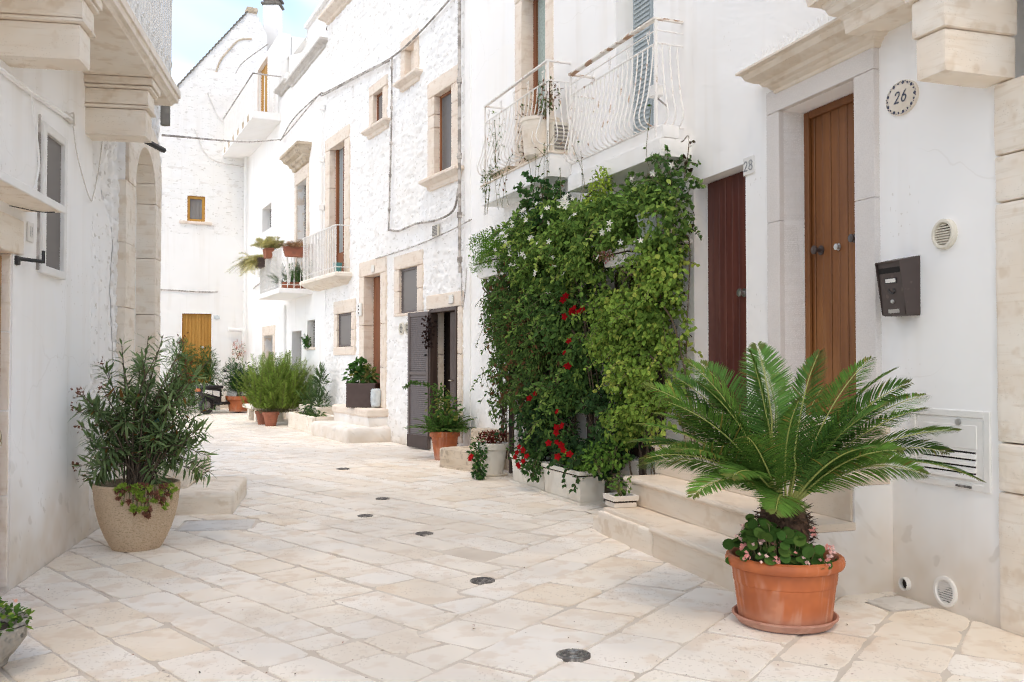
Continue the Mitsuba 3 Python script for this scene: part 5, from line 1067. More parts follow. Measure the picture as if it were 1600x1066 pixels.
for i, (dx, dz) in enumerate(tips):
    dy = r.uniform(-.28, .30) * (1 if dz > .7 else .8)
    tip = OC + [dx, dy, dz]
    lim = .10 - (tip - wo) @ wn
    if lim > 0: tip = tip + wn * lim
    base = OC + [r.uniform(-.10, .10), r.uniform(-.08, .08), .46]
    mid = base + (tip - base) * .5 + np.array([-.12 * dx, 0, .10 + .10 * (dz < .8)]) + r.normal(0, .03, 3)
    C = spline([base, mid, tip], 26); Lb = np.linalg.norm(np.diff(C, axis=0), axis=1).sum()
    br.append(tube(C, np.linspace(.010, .003, 26) * (.7 + .25 * (dz > 1)), 6))
    tgs = nrm(np.gradient(C, axis=0))
    shoots = [(C[-12:], tgs[-12:])]
    for s in range(2 if Lb > .6 else 1):
        j = r.integers(10, 20); d = nrm(tgs[j] + r.normal(0, .55, 3) + [0, 0, .25]); e = C[j] + d * r.uniform(.12, .24)
        ee = spline([C[j], (C[j] + e) / 2 + [0, 0, .015], e], 10); br.append(tube(ee, np.linspace(.005, .0028, 10), 5)); shoots.append((ee[2:], nrm(np.gradient(ee, axis=0))[2:]))
    for (Q, Tq) in shoots:
        nw = r.integers(7, 10)
        for w in range(nw):
            j = int((w + .5) / nw * (len(Q) - 1)); t = Tq[j]; s0 = nrm(np.cross(t, rdir(r, 1)[0])); u0 = np.cross(s0, t); ph = r.uniform(0, 6.28); kf = w / nw
            for e in range(3):
                a = ph + e * 2.09; d = s0 * math.cos(a) + u0 * math.sin(a) + t * (.10 + .75 * kf) + np.array([0, 0, -.16 + .16 * kf])
                L = r.uniform(.095, .150) * (.75 + .25 * (1 - abs(kf - .5)))
                old = r.random()
                c = (.135, .205, .085) if old < .5 else ((.195, .265, .115) if old < .9 else ((.11, .16, .045) if old < .97 else (.22, .11, .03)))
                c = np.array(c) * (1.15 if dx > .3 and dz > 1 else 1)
                lv.append((Q[j] + d * .004, d, np.array([0, 0, 1.]) + t * .6 + r.normal(0, .2, 3), L, L * r.uniform(.155, .205), tuple(c * r.uniform(.8, 1.25)), r.uniform(.02, .30)))
    if dx < -.3 or r.random() < .12: buds.append(tip)
P, D, N, L, W, Cc, dr_ = (np.array(x) for x in zip(*lv))
keep = ((P + nrm(D) * L[:, None] - wo) @ wn > .015)
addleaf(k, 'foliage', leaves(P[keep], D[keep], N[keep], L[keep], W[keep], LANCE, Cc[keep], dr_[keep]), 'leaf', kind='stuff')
add(k, 'branches', cat(br), 'bark', smooth=40, kind='stuff')
P, D = [], []
for b in buds:
    for e in range(16): P.append(b + r.normal(0, .022, 3) + [-.02, 0, .01]); D.append(r.normal(0, 1, 3) + [-.4, 0, .3])
kp = (np.array(P) - wo) @ wn > .03
addleaf(k, 'withered_buds', leaves(np.array(P)[kp], np.array(D)[kp], rdir(r, kp.sum()), .026, .013, OVAL, tint(r, kp.sum(), (.20, .075, .040), .4)), 'petal', kind='stuff')
add(k, 'tie', tube(spline([OC + [.13, -.02, .98], OC + [.16, -.04, 1.02], OC + [.19, -.02, 1.05], OC + [.16, .02, 1.04]], 10), .014, 6), 'teal', smooth=40)
k = thing('trailing_succulent', 'yellow green succulent trailing over the front rim of the pebbled pot', 'plant')
r = np.random.default_rng(8); vs = []; stx = []
for i in range(64):
    u = r.random(); a = -math.pi / 2 + (-.02 + 1.25 * u) ; rad = .335 + .02 * r.random(); p = OC + np.array([rad * math.cos(a), rad * math.sin(a), (.555 - r.random() ** 1.3 * (.12 + .13 * math.sin(u * 3.1)))]) + np.array([math.cos(a), math.sin(a), 0]) * .03
    stx.append(tube(spline([OC + [.26 * math.cos(a), .26 * math.sin(a), .50], OC + [.34 * math.cos(a), .34 * math.sin(a), .545], p], 7), .004, 5))
    ax = nrm(np.array([math.cos(a), math.sin(a), .35]) + r.normal(0, .3, 3)); s0 = nrm(np.cross(ax, [0, 0, 1.])); u0 = np.cross(s0, ax)
    m = 11; an = np.arange(m) * 2.4; D = s0 * np.cos(an)[:, None] + u0 * np.sin(an)[:, None] + ax * (.3 + .08 * np.arange(m))[:, None]
    c = tint(r, m, YL if r.random() < .75 else (.20, .09, .06), .25)
    vs.append(leaves(np.repeat(p[None], m, 0), D, np.repeat(ax[None], m, 0), r.uniform(.024, .042, m), .015, OVAL, c))
addleaf(k, 'rosettes', catc(vs), 'leaf', kind='stuff'); add(k, 'stems', cat(stx), 'stem', smooth=40, kind='stuff')
# ---- rough stone basin in the lower left corner
k = thing('stone_basin', 'rough grey stone basin cut off by the lower left corner', 'planter')
BC = np.array([-2.66, 4.42, 0])
v, f = lathe([(.001, .0), (.16, .0), (.21, .03), (.27, .10), (.315, .18), (.33, .235), (.32, .255), (.29, .255), (.27, .235), (.25, .17)], 64, tuple(BC))
q = v - BC; v[:, :2] += (q[:, :2] / (np.linalg.norm(q[:, :2], axis=1, keepdims=True) + 1e-6)) * ((meshkit.fbm(v * [7, 7, 22], 4, 3) - .5) * .13)[:, None]
v[:, 2] += (meshkit.fbm(v * 9, 3, 4) - .5) * .02
add(k, 'bowl', (v, f), 'rock', smooth=50); soil(k, .27, .21, BC)
k = thing('ground_cover', 'low green ground cover with a few pink blooms in the corner stone basin', 'plant')
r = np.random.default_rng(9); n = 520; a = r.random(n) * 6.283; rr = .34 * np.sqrt(r.random(n)); P = BC + np.column_stack([rr * np.cos(a), rr * np.sin(a), .215 + .16 * r.random(n) * (1 - (rr / .36) ** 2) + .02])
D = np.column_stack([np.cos(a), np.sin(a), .4 + 0 * a]) + r.normal(0, .6, (n, 3))
addleaf(k, 'foliage', leaves(P, D, rdir(r, n) * .6 + [0, -.3, 1], r.uniform(.022, .045, n), r.uniform(.018, .03, n), OVAL, tint(r, n, (.09, .17, .035), .4, YL, .25)), 'leaf', kind='stuff')
n = 24; a = r.random(n) * 6.283; rr = .28 * np.sqrt(r.random(n)); P = BC + np.column_stack([rr * np.cos(a), rr * np.sin(a), .34 + 0 * a]); addleaf(k, 'blooms', leaves(P, rdir(r, n) + [0, -.6, .4], rdir(r, n) + [0, -.5, .5], .022, .018, OVAL, tint(r, n, (.75, .40, .32), .2)), 'petal', kind='stuff')

# ---- climbers on house 28: trellis, shelf, pots, vines
k = thing('trellis', 'dark wooden trellis posts and bars carrying the climbers', 'trellis')
for t in (.80, 1.95, 3.32, 4.3): add(k, 'post', FB.w(bx(t - .03, t + .03, .06, .12, .0, 2.7, .006)), 'dark_wood', smooth=25)
for z in (1.3, 2.0, 2.65): add(k, 'bar', FB.w(bx(.3, 4.6, .122, .150, z, z + .045, .004)), 'dark_wood', smooth=25)
k = thing('wall_shelf', 'white painted shelf ledge carrying pots high among the climbers', 'shelf')
add(k, 'board', FB.w(rough_box(-.02, .50, .02, .46, 2.60, 2.645, .004, .1, 2, .01)), 'plaster', smooth=40)
for t in (.05, .50): add(k, 'bracket', FB.w(cat([bx(t, t + .02, .02, .42, 2.588, 2.60, .002), tube([(t + .01, .02, 2.42), (t + .01, .36, 2.59)], .008, 6)])), 'iron')
def wpt(fr, t, s, z): return fr.P(t, s, z)
k = thing('glass_bucket', 'pale blue grey tapered pot on the shelf at the right of the climbers', 'flower pot')
add(k, 'pot', lathe([(.001, 0), (.095, 0), (.10, .01), (.135, .20), (.145, .205), (.145, .22), (.13, .22), (.12, .19), (.12, .15), (.001, .15)], 32, tuple(wpt(FB, .16, .36, 2.652))), 'bluegrey', smooth=30)
def trough(label, t0, t1, s0, s1, z0, z1, m='cream_pot', saucer=False, tap=.03, fr=FB, name='planter_box', grp=None):
    k = thing(name, label, 'planter', grp); th = .016
    def q(e, z, i): return [(t0 + e + i, s0 + e + i, z), (t1 - e - i, s0 + e + i, z), (t1 - e - i, s1 - e - i, z), (t0 + e + i, s1 - e - i, z)]
    rings = [q(tap, z0, 0), q(0.012, z1 - .045, 0), q(-.004, z1 - .043, 0), q(-.006, z1, 0), q(-.004, z1, th), q(.0, z1 - .05, th)]
    V = np.array(sum(rings, [])); F = []
    for j in range(len(rings) - 1):
        for i in range(4): a, b = j * 4 + i, j * 4 + (i + 1) % 4; F.append((a, b, b + 4, a + 4))
    F.append((3, 2, 1, 0)); e = (len(rings) - 1) * 4
    add(k, 'body', fr.w((V, tri(F))), m, smooth=20); add(k, 'soil', fr.w(bx(t0 + .01, t1 - .01, s0 + .01, s1 - .01, z1 - .06, z1 - .045, .001)), 'soil')
    if saucer: add(k, 'tray', fr.w(cat([bx(t0 + .005, t1 - .005, s0 + .005, s1 - .005, z0 - .022, z0 - .006, .004), bx(t0 - .005, t1 + .005, s1 - .012, s1 + .01, z0 - .022, z0 + .012, .004), bx(t0 - .012, t0 + .006, s0, s1, z0 - .022, z0 + .011, .004)])), m, smooth=25)
    return k
trough('long cream planter box on a tray nearest the stone steps', 1.40, 2.36, .17, .50, .024, .36, saucer=True, grp='cream planter boxes below the climbers')
trough('long cream planter box on a tray beside the round cream pot', 2.42, 3.42, .13, .46, .024, .36, saucer=True, grp='cream planter boxes below the climbers')
trough('white planter box fixed high on the left of the climbers', 3.65, 4.45, .30, .58, 2.62, 2.86, 'plaster', tap=.05)
trough('white planter box high in the middle of the climbers with pink blooms', 0.36, .90, .30, .50, 2.44, 2.60, 'plaster', tap=.03)
trough('low white planter on the stone step at the foot of the climbers', 2.36, 2.58, .69, .92, .236, .335, 'plaster', tap=.01, fr=FA)
k = thing('white_urn', 'small white urn with a rolled rim high on the left of the climbers', 'flower pot')
add(k, 'pot', lathe([(.001, 0), (.05, 0), (.055, .02), (.05, .10), (.08, .15), (.085, .17), (.07, .18), (.06, .15), (.001, .14)], 28, tuple(wpt(FB, 3.22, .5, 2.80))), 'plaster', smooth=30)
k = thing('cream_pot', 'round cream pot on a saucer with dark red succulents beside the stone block', 'flower pot')
RC = wpt(FB, 4.16, .42, 0)
add(k, 'body', lathe([(.001, .03), (.13, .03), (.14, .04), (.185, .34), (.20, .345), (.215, .36), (.22, .43), (.21, .44), (.195, .43), (.185, .36)], 44, tuple(RC)), 'cream_pot', smooth=28); soil(k, .19, .40, RC)
add(k, 'saucer', lathe([(.001, .004), (.17, .004), (.205, .035), (.20, .042), (.16, .018), (.001, .016)], 44, tuple(RC)), 'cream_pot', smooth=28)
k = thing('red_succulent', 'dark red succulents crowding the round cream pot', 'plant')
r = np.random.default_rng(12); n = 420; a = r.random(n) * 6.283; rr = .19 * np.sqrt(r.random(n)); P = RC + np.column_stack([rr * np.cos(a), rr * np.sin(a), .42 + .15 * r.random(n)])
addleaf(k, 'leaves', leaves(P, rdir(r, n) + [0, 0, .7], rdir(r, n), .05, .018, LANCE, tint(r, n, (.16, .035, .028), .5, (.09, .09, .03), .15)), 'leaf', kind='stuff')

GAPS = [(-.10, .26, 2.64, 2.88, .85), (.30, .80, 2.40, 2.60, .6), (.10, .60, 2.05, 2.32, .6), (1.3, 1.5, 1.0, 1.2, .5)]
def vine(name, label, blob, dens, size, cols, seed, freq=5.0, thr=.40, m='leaf', hang=.6, tpl=OVAL, wr=.55, stems=10, pa=.12):
    k = thing(name, label, 'climbing plant')
    r = np.random.default_rng(seed); P, O = blobs(r, FB, blob, dens * 4.4, freq * .72, thr + .005); n = len(P)
    q = np.column_stack([(P[:, :2] - FB.o) @ FB.d, (P[:, :2] - FB.o) @ FB.n, P[:, 2]]); ok = np.ones(n, bool)
    for (ta, tb, za, zb, frac) in GAPS: ok &= ~((q[:, 0] > ta) & (q[:, 0] < tb) & (q[:, 2] > za) & (q[:, 2] < zb) & (r.random(n) < frac) & (q[:, 1] > .1))
    P, O = P[ok], O[ok]; n = len(P)
    D = rdir(r, n) * .8 + O * .45 + np.array([0, 0, -hang]); N = O + np.array([-.35, -.55, .55]) + rdir(r, n) * .55
    w = np.clip((meshkit.fbm(P * 2.6, 3, seed) - .5) * 2.2 + r.random(n), 0, .999) * (1 - pa) ; c = tint(r, n, cols[0], .3); c[w > .45] = tint(r, (w > .45).sum(), cols[1], .3); w = np.where(r.random(n) < pa, 1.0, w); kk = w > 1 - pa; c[kk] = tint(r, kk.sum(), cols[2], .3)
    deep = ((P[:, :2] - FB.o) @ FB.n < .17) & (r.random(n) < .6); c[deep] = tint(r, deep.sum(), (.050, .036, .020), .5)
    L = r.uniform(size[0], size[1], n)
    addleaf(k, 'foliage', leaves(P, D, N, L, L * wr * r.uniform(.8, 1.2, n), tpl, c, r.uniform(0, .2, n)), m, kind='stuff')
    sts = []
    if dens < 4000:
        sv = []
        for i in r.permutation(n)[:16 + 9 * len(blob)]:
            d0 = nrm(O[i] + rdir(r, 1)[0] * .6); l = r.uniform(.12, .34); C = spline([P[i], P[i] + d0 * l * .5 + [0, 0, .03], P[i] + d0 * l + [0, 0, -.25 * l]], 12); sts.append(tube(C, .0025, 4, False))
            if ((C[:, :2] - FB.o) @ FB.n).min() < .04: sts.pop(); continue
            Q = np.repeat(C[2:], 2, 0); mm = len(Q); Ls = r.uniform(size[0] * .7, size[1] * .9, mm)
            sv.append(leaves(Q, rdir(r, mm) + d0 * .4 + [0, 0, -.3], rdir(r, mm) * .6 + [-.3, -.5, .5], Ls, Ls * wr, tpl, tint(r, mm, cols[r.integers(3) if r.random() < .7 else 1], .25), .1))
        if sv: addleaf(k, 'sprays', catc(sv), m, kind='stuff')
    for i in range(int(stems * .6)):
        t, s, z, a, b, cc = blob[r.integers(len(blob))]; t0 = t + r.uniform(-.25, .25)
        sts.append(tube(spline([FB.P(t0 + r.uniform(-.2, .2), .16, .2), FB.P(t0 + r.uniform(-.2, .2), .2, z * .5), FB.P(t + r.uniform(-a, a) * .6, s, z), FB.P(t + r.uniform(-a, a), s + b * .4, z + cc * .6)], 18), r.uniform(.004, .011), 6))
    add(k, 'stems', cat(sts), 'bark', smooth=40, kind='stuff')
    return k
STAR = 5
def flowers(par, Ps, Ns, size, col, seed, petals=5, wr=.45, name='flower', cup=.25, each=True):
    r = np.random.default_rng(seed)
    for p, nn in zip(Ps, Ns):
        ax = nrm(nn); s0 = nrm(np.cross(ax, [.1, .05, 1.])); u0 = np.cross(s0, ax); a = np.arange(petals) * 2 * np.pi / petals + r.random()
        D = s0 * np.cos(a)[:, None] + u0 * np.sin(a)[:, None] + ax * cup; L = size * r.uniform(.8, 1.15)
        addleaf(par, name, leaves(np.repeat(p[None], petals, 0), D, np.repeat(ax[None], petals, 0), L, L * wr, OVAL, tint(r, petals, col, .12)), 'petal')
# top: jasmine sprawling under the balconies
JB = [(1.3, .48, 2.84, 1.0, .32, .38), (.4, .45, 2.86, .72, .28, .32), (2.2, .45, 2.90, .9, .34, .42), (2.9, .42, 2.85, .7, .30, .42), (1.0, .52, 2.62, .8, .26, .3), (2.0, .5, 2.55, .8, .28, .35), (.2, .28, 3.14, .45, .18, .12), (1.3, .30, 3.08, .8, .2, .14), (-.10, .32, 2.72, .25, .18, .25), (.15, .4, 2.72, .35, .24, .22)]
jas = vine('jasmine', 'jasmine with white star flowers spread below the balconies', JB, 2300, (.036, .078), [(.085, .155, .036), (.165, .275, .060), (.30, .40, .09)], 101, 5.5, .41)
r = np.random.default_rng(77); face = np.array([-.55, -.8, .25])
P, O = blobs(r, FB, JB, 500, 2.0, .36); P = P + O * .03; q = np.column_stack([(P[:, :2] - FB.o) @ FB.d, (P[:, :2] - FB.o) @ FB.n, P[:, 2]])
out = np.min([np.sqrt((((q - b[:3]) / b[3:]) ** 2).sum(1)) for b in np.array(JB)], 0) > .97
P, O = P[out & (O @ face > .25)], O[out & (O @ face > .25)]; sel = r.permutation(len(P))[:230]
flowers(jas, P[sel] + O[sel] * .02 + face * .03, face + r.normal(0, .4, (len(sel), 3)), .036, (.86, .85, .78), 5, 5, .42)
# left: darker, thinner growth with brown gaps
vine('dark_vine', 'dark green vine with reddish old leaves covering the left of the climbers', [(3.6, .30, 2.1, .75, .30, .55), (4.25, .26, 2.2, .55, .22, .55), (3.0, .36, 1.9, .65, .30, .6), (3.7, .28, 1.35, .7, .26, .5), (2.9, .34, 1.25, .65, .28, .5), (4.55, .22, 2.55, .42, .18, .35), (3.6, .40, 2.6, .8, .24, .3), (2.3, .36, 1.65, .6, .28, .55), (4.3, .22, 1.45, .45, .2, .4), (4.4, .2, .95, .3, .16, .35)], 1500, (.036, .078), [(.075, .140, .040), (.115, .195, .052), (.16, .085, .042)], 102, 5.0, .43, hang=.7, wr=.5, stems=26, pa=.10)
# left top: feathery bright fern like clump in the white box
vine('feathery_plant', 'bright feathery green plant spilling from the high white planter box', [(4.05, .50, 3.0, .42, .28, .26), (3.75, .52, 2.92, .3, .25, .22), (4.35, .45, 2.8, .25, .2, .2)], 5200, (.022, .04), [(.085, .185, .028), (.125, .245, .036), (.17, .30, .05)], 103, 7.0, .36, tpl=SMALL, wr=.5, stems=4)
vine('leafy_shoot', 'broad leaved shoot reaching up under the farther balcony', [(2.75, .36, 3.42, .28, .18, .2), (2.35, .34, 3.32, .35, .2, .2), (3.3, .34, 3.2, .3, .2, .22)], 1500, (.05, .085), [(.045, .11, .035), (.07, .15, .045), (.1, .19, .05)], 104, 5.0, .38, wr=.75, stems=5)
# centre: mandevilla with red flowers
mv = vine('red_mandevilla', 'climber with deep red flowers in the middle of the climbing wall', [(1.75, .42, 2.05, .55, .28, .55), (1.95, .36, 1.5, .5, .26, .5), (1.5, .40, 1.6, .45, .24, .45), (2.4, .38, 2.2, .5, .28, .45), (1.7, .30, 1.0, .45, .22, .4), (2.3, .34, 1.05, .5, .24, .45)], 1350, (.04, .085), [(.070, .140, .040), (.115, .205, .052), (.18, .28, .065)], 105, 5.0, .42, 'gloss_leaf', wr=.5, stems=20)
fp = [(1.72, 2.52), (1.38, 2.18), (1.42, 2.15), (1.22, 2.04), (1.18, 2.02), (1.20, 2.00), (1.02, 2.03), (1.0, 2.01), (1.14, 2.05), (1.36, 1.98), (1.30, 1.72), (1.38, 1.60), (1.36, 1.46), (1.33, 1.45), (2.2, 1.16), (2.35, 1.08)]
Ps = np.array([FB.P(t, .66, z) for t, z in fp]) + r.normal(0, .012, (len(fp), 3)); flowers(mv, Ps, face + r.normal(0, .3, (len(fp), 3)), .042, (.30, .008, .012), 6, 5, .75)
# right: light yellow green curtain
vine('light_green_climber', 'light yellow green climber hanging at the right of the climbing wall', [(.55, .40, 2.15, .55, .28, .40), (.05, .38, 2.1, .45, .26, .55), (-.12, .32, 1.75, .26, .18, .45), (.85, .44, 1.85, .38, .24, .40), (.4, .36, 1.6, .5, .24, .40), (-.02, .34, 1.35, .32, .2, .35), (.5, .36, 1.25, .42, .24, .4), (.15, .34, 1.05, .35, .2, .3), (.75, .34, 1.0, .3, .2, .35), (.1, .4, 2.5, .35, .2, .2), (-.12, .3, 2.3, .2, .16, .4)], 2600, (.032, .062), [(.145, .245, .048), (.22, .335, .062), (.34, .41, .085)], 106, 6.0, .41, wr=.72, stems=14, hang=.9)
vine('yellow_shoot', 'upright yellow green shoot below the nearer balcony', [(1.05, .42, 3.3, .12, .12, .2), (1.15, .42, 3.12, .16, .14, .16)], 5000, (.03, .05), [(.26, .36, .05), (.33, .42, .07), (.2, .3, .05)], 107, 6.0, .34, wr=.6, stems=2)
vine('corner_vine', 'dark green vine climbing up the corner beside the nearer balcony', [(.10, .26, 3.10, .28, .14, .18), (-.02, .26, 2.95, .22, .14, .3), (-.10, .14, 3.40, .06, .06, .2), (-.12, .22, 2.75, .16, .12, .25), (-.18, .18, 2.5, .10, .08, .25)], 2300, (.035, .06), [(.06, .125, .036), (.10, .185, .048), (.16, .26, .065)], 108, 5.0, .41, wr=.65, stems=6)
vine('dark_shrub', 'dark glossy shrub at the foot of the climbers behind the planter boxes', [(1.45, .30, .85, .42, .22, .45), (1.3, .26, .6, .3, .18, .3), (2.0, .28, .7, .4, .2, .3), (3.0, .28, .75, .5, .2, .35), (.9, .30, .8, .35, .2, .3), (2.5, .3, .9, .5, .22, .4), (1.7, .3, .55, .5, .2, .25)], 1700, (.05, .08), [(.030, .066, .028), (.05, .10, .036), (.08, .15, .045)], 109, 5.0, .40, 'gloss_leaf', wr=.7, stems=10)
k = thing('stray_tendrils', 'bare tendrils of the climbers straying over the white walls', 'vine')
r = np.random.default_rng(15); ts = []; P = []
for i in range(26):
    t, z = r.uniform(3.9, 5.2), r.uniform(1.0, 3.2); q = spline([FB.P(t, .2, z), FB.P(t + .3 * r.uniform(.4, 1.2), .15, z + r.uniform(-.2, .3)), FB.P(t + r.uniform(.3, .9), .08, z + r.uniform(-.3, .4))], 10); ts.append(tube(q, .0035, 5)); P += list(q[2:])
for i in range(18):
    t = r.uniform(.0, 4.6); zb = 3.55 if t < 2.1 else 3.9; q = spline([FB.P(t, .4, zb - .4), FB.P(t + r.uniform(-.15, .15), .40, zb - .1), FB.P(t + r.uniform(-.3, .3), .38, zb + r.uniform(.05, .35))], 10); ts.append(tube(q, .003, 5)); P += list(q[3::2])
add(k, 'stems', cat(ts), 'stem', smooth=40, kind='stuff'); P = np.array(P); n = len(P)
addleaf(k, 'leaves', leaves(P, rdir(r, n) + [0, 0, -.3], rdir(r, n) + [-.3, -.5, .4], r.uniform(.03, .05, n), .022, OVAL, tint(r, n, (.06, .12, .03), .4, (.15, .06, .03), .15)), 'leaf', kind='stuff')
# potted plants at the foot
def bushy(name, label, fr, spots, size, cols, seed, n=500, m='leaf', wr=.5, hang=.3, tpl=OVAL, catn='plant'):
    k = thing(name, label, catn); r = np.random.default_rng(seed); vs = []; sts = []
    for (t, s, z, a, b, c) in spots:
        q = rdir(r, n) * (r.random((n, 1)) ** .45); p = np.array([t, s, z]) + q * [a, b, c]; ok = (p[:, 1] > .02) & (p[:, 2] > .02); p, q = p[ok], q[ok]
        P = np.column_stack([fr.o + p[:, :1] * fr.d + p[:, 1:2] * fr.n, p[:, 2]]); O = np.column_stack([q[:, :1] * fr.d + q[:, 1:2] * fr.n, q[:, 2]]); nn = len(P)
        cc = tint(r, nn, cols[0], .3); kk = r.random(nn) < .35; cc[kk] = tint(r, kk.sum(), cols[1], .3); L = r.uniform(size[0], size[1], nn)
        vs.append(leaves(P, O + rdir(r, nn) * .7 + [0, 0, -hang], O + [-.2, -.4, .8] + rdir(r, nn) * .4, L, L * wr, tpl, cc, .1))
        for j in range(7): i = r.integers(nn); sts.append(tube(spline([fr.P(t, s, z - c), (fr.P(t, s, z - c * .3) + P[i]) / 2, P[i]], 8), .004, 5))
    addleaf(k, 'foliage', catc(vs), m, kind='stuff'); add(k, 'stems', cat(sts), 'stem', smooth=40, kind='stuff'); return k
m1 = bushy('potted_mandevilla', 'red flowered mandevilla in the cream planter box beside the round cream pot', FB, [(2.65, .5, .40, .26, .2, .16), (3.0, .42, .45, .3, .2, .2), (2.5, .55, .30, .15, .12, .16)], (.045, .07), [(.045, .10, .028), (.08, .155, .04)], 41, 170, 'gloss_leaf')
fp = [(2.42, .70, .50), (2.58, .71, .46), (2.66, .70, .40), (2.38, .72, .38), (2.50, .72, .31), (2.68, .66, .31), (2.32, .70, .44), (2.52, .71, .53)]
r = np.random.default_rng(43); flowers(m1, np.array([FB.P(*p) for p in fp]), face + r.normal(0, .3, (len(fp), 3)), .040, (.36, .010, .014), 8, 5, .75)
m2 = bushy('potted_mandevilla', 'tall red flowered mandevilla in the cream planter box nearest the stone steps', FB, [(2.1, .38, .54, .26, .17, .18), (1.95, .40, .72, .18, .15, .25)], (.045, .07), [(.04, .09, .026), (.075, .15, .04)], 42, 170, 'gloss_leaf')
fp = [(1.72, .60, .97), (1.68, .62, .81), (1.70, .62, .75), (1.70, .62, .65), (1.55, .62, .83), (1.52, .62, .58), (1.56, .63, .63), (1.42, .60, .54), (1.62, .64, .50), (1.9, .62, .62)]
flowers(m2, np.array([FB.P(*p) for p in fp]), face + r.normal(0, .3, (len(fp), 3)), .042, (.36, .010, .014), 9, 5, .75)
bushy('round_leaved_plant', 'bright green round leaved plant hanging over the front of the nearest planter box', FB, [(1.60, .42, .46, .22, .14, .10), (1.42, .42, .47, .14, .13, .11), (1.85, .40, .48, .2, .13, .10)], (.035, .055), [(.10, .20, .035), (.15, .27, .05)], 44, 170, 'gloss_leaf', .75)
bushy('round_leaved_plant', 'small bright green bush behind the second stone step', FB, [(.75, .45, .62, .2, .16, .16), (.95, .5, .55, .16, .14, .16)], (.04, .06), [(.10, .20, .035), (.15, .27, .05)], 45, 190, 'gloss_leaf', .6)
bushy('low_sprig', 'small sprig of leaves in the low white planter on the step', FA, [(2.47, .80, .42, .13, .12, .12)], (.035, .055), [(.09, .17, .035), (.14, .2, .045)], 46, 70, 'gloss_leaf', .55)
m3 = bushy('trailing_mandevilla', 'trailing plant with one red bloom hanging down the front of the round cream pot', FB, [(4.0, .68, .36, .20, .1, .16), (3.85, .72, .22, .14, .08, .16), (3.82, .74, .10, .1, .06, .1)], (.045, .065), [(.04, .095, .03), (.075, .15, .04)], 47, 110, 'gloss_leaf', .55)
flowers(m3, np.array([FB.P(3.85, .82, .30), FB.P(3.88, .82, .27)]), [face, face], .05, (.5, .015, .02), 3, 5, .8)
bushy('pink_planter_bloom', 'pink and pale blooms with drooping leaves in the high middle planter box', FB, [(.65, .46, 2.66, .28, .14, .08), (.75, .54, 2.58, .14, .08, .10)], (.025, .04), [(.30, .24, .10), (.55, .22, .22)], 48, 170)
bushy('shelf_plant', 'small green plant in the pale blue grey pot on the shelf', FB, [(.16, .36, 2.95, .16, .14, .10)], (.03, .05), [(.06, .12, .03), (.1, .18, .04)], 49, 240)
# balcony plants
k = thing('balcony_planter', 'round beige tub behind the curved rails of the farther balcony', 'flower pot')
add(k, 'pot', lathe([(.001, 0), (.17, 0), (.19, .02), (.23, .42), (.24, .43), (.24, .47), (.22, .47), (.21, .40)], 32, tuple(FB.P(2.95, .02 + .24, 3.972))), 'cream', smooth=28)
k = thing('balcony_planter', 'weathered brown trough on the floor of the farther balcony', 'flower pot')
add(k, 'box', FB.w(bx(4.1, 4.62, .06, .24, 3.975, 4.12, .01)), 'old_stone', smooth=25)
k = thing('louvred_unit', 'low beige louvred unit at the near end of the farther balcony', 'vent')
add(k, 'box', FB.w(bx(2.62, 2.72, .03, .24, 3.975, 4.35, .006)), 'beige_plastic', smooth=25)
for i in range(7): add(k, 'slat', FB.w(bx(2.605, 2.619, .05, .22, 4.02 + i * .045, 4.04 + i * .045, .002)), 'screen')
bushy('rusty_shrub', 'shrub with reddish withered leaves in the tub on the farther balcony', FB, [(3.25, .24, 4.50, .3, .16, .35), (3.4, .22, 4.2, .2, .14, .25), (2.8, .2, 4.72, .22, .12, .2), (2.68, .3, 4.62, .1, .1, .25)], (.035, .06), [(.15, .075, .035), (.07, .11, .03)], 51, 120)
bushy('balcony_trailer', 'thin green trailer leafing along the far end of the farther balcony', FB, [(4.5, .30, 4.1, .3, .12, .08), (4.35, .3, 4.55, .3, .1, .45), (4.65, .32, 3.95, .12, .08, .2)], (.03, .05), [(.09, .14, .05), (.16, .22, .08)], 52, 60)

# ---- stone block, fern pot and garland plant by the dark doorway
k = thing('stone_block', 'worn tan stone step block by the dark doorway', 'step')
bA = np.array([-1.05, 13.25]); bB = np.array([-.50, 12.60]); dd = (bB - bA); Lb = np.hypot(*dd); dd /= Lb; FK = Frame(bA, dd, (-dd[1], dd[0]))
add(k, 'block', (lambda m: FK.w(m))(rough_box(.0, Lb, .0, 1.2, -.06, .29, .022, .05, 13, .04)), 'old_stone', smooth=40)
k = thing('stone_block', 'smaller pale stone step block on top of the worn tan one', 'step')
add(k, 'block', FK.w(rough_box(.16, Lb + .1, .45, 1.4, .285, .545, .014, .06, 14, .03)), 'old_stone', smooth=40)
FP = np.array([-1.03, 14.25, 0])
k = thing('terracotta_pot', 'terracotta pot with a thick rim holding ferns by the open dark shutter', 'flower pot')
add(k, 'body', lathe([(.001, 0), (.15, 0), (.155, .01), (.205, .36), (.225, .362), (.232, .37), (.235, .44), (.22, .448), (.205, .44), (.20, .36)], 40, tuple(FP)), 'terracotta', smooth=28); soil(k, .2, .41, FP)
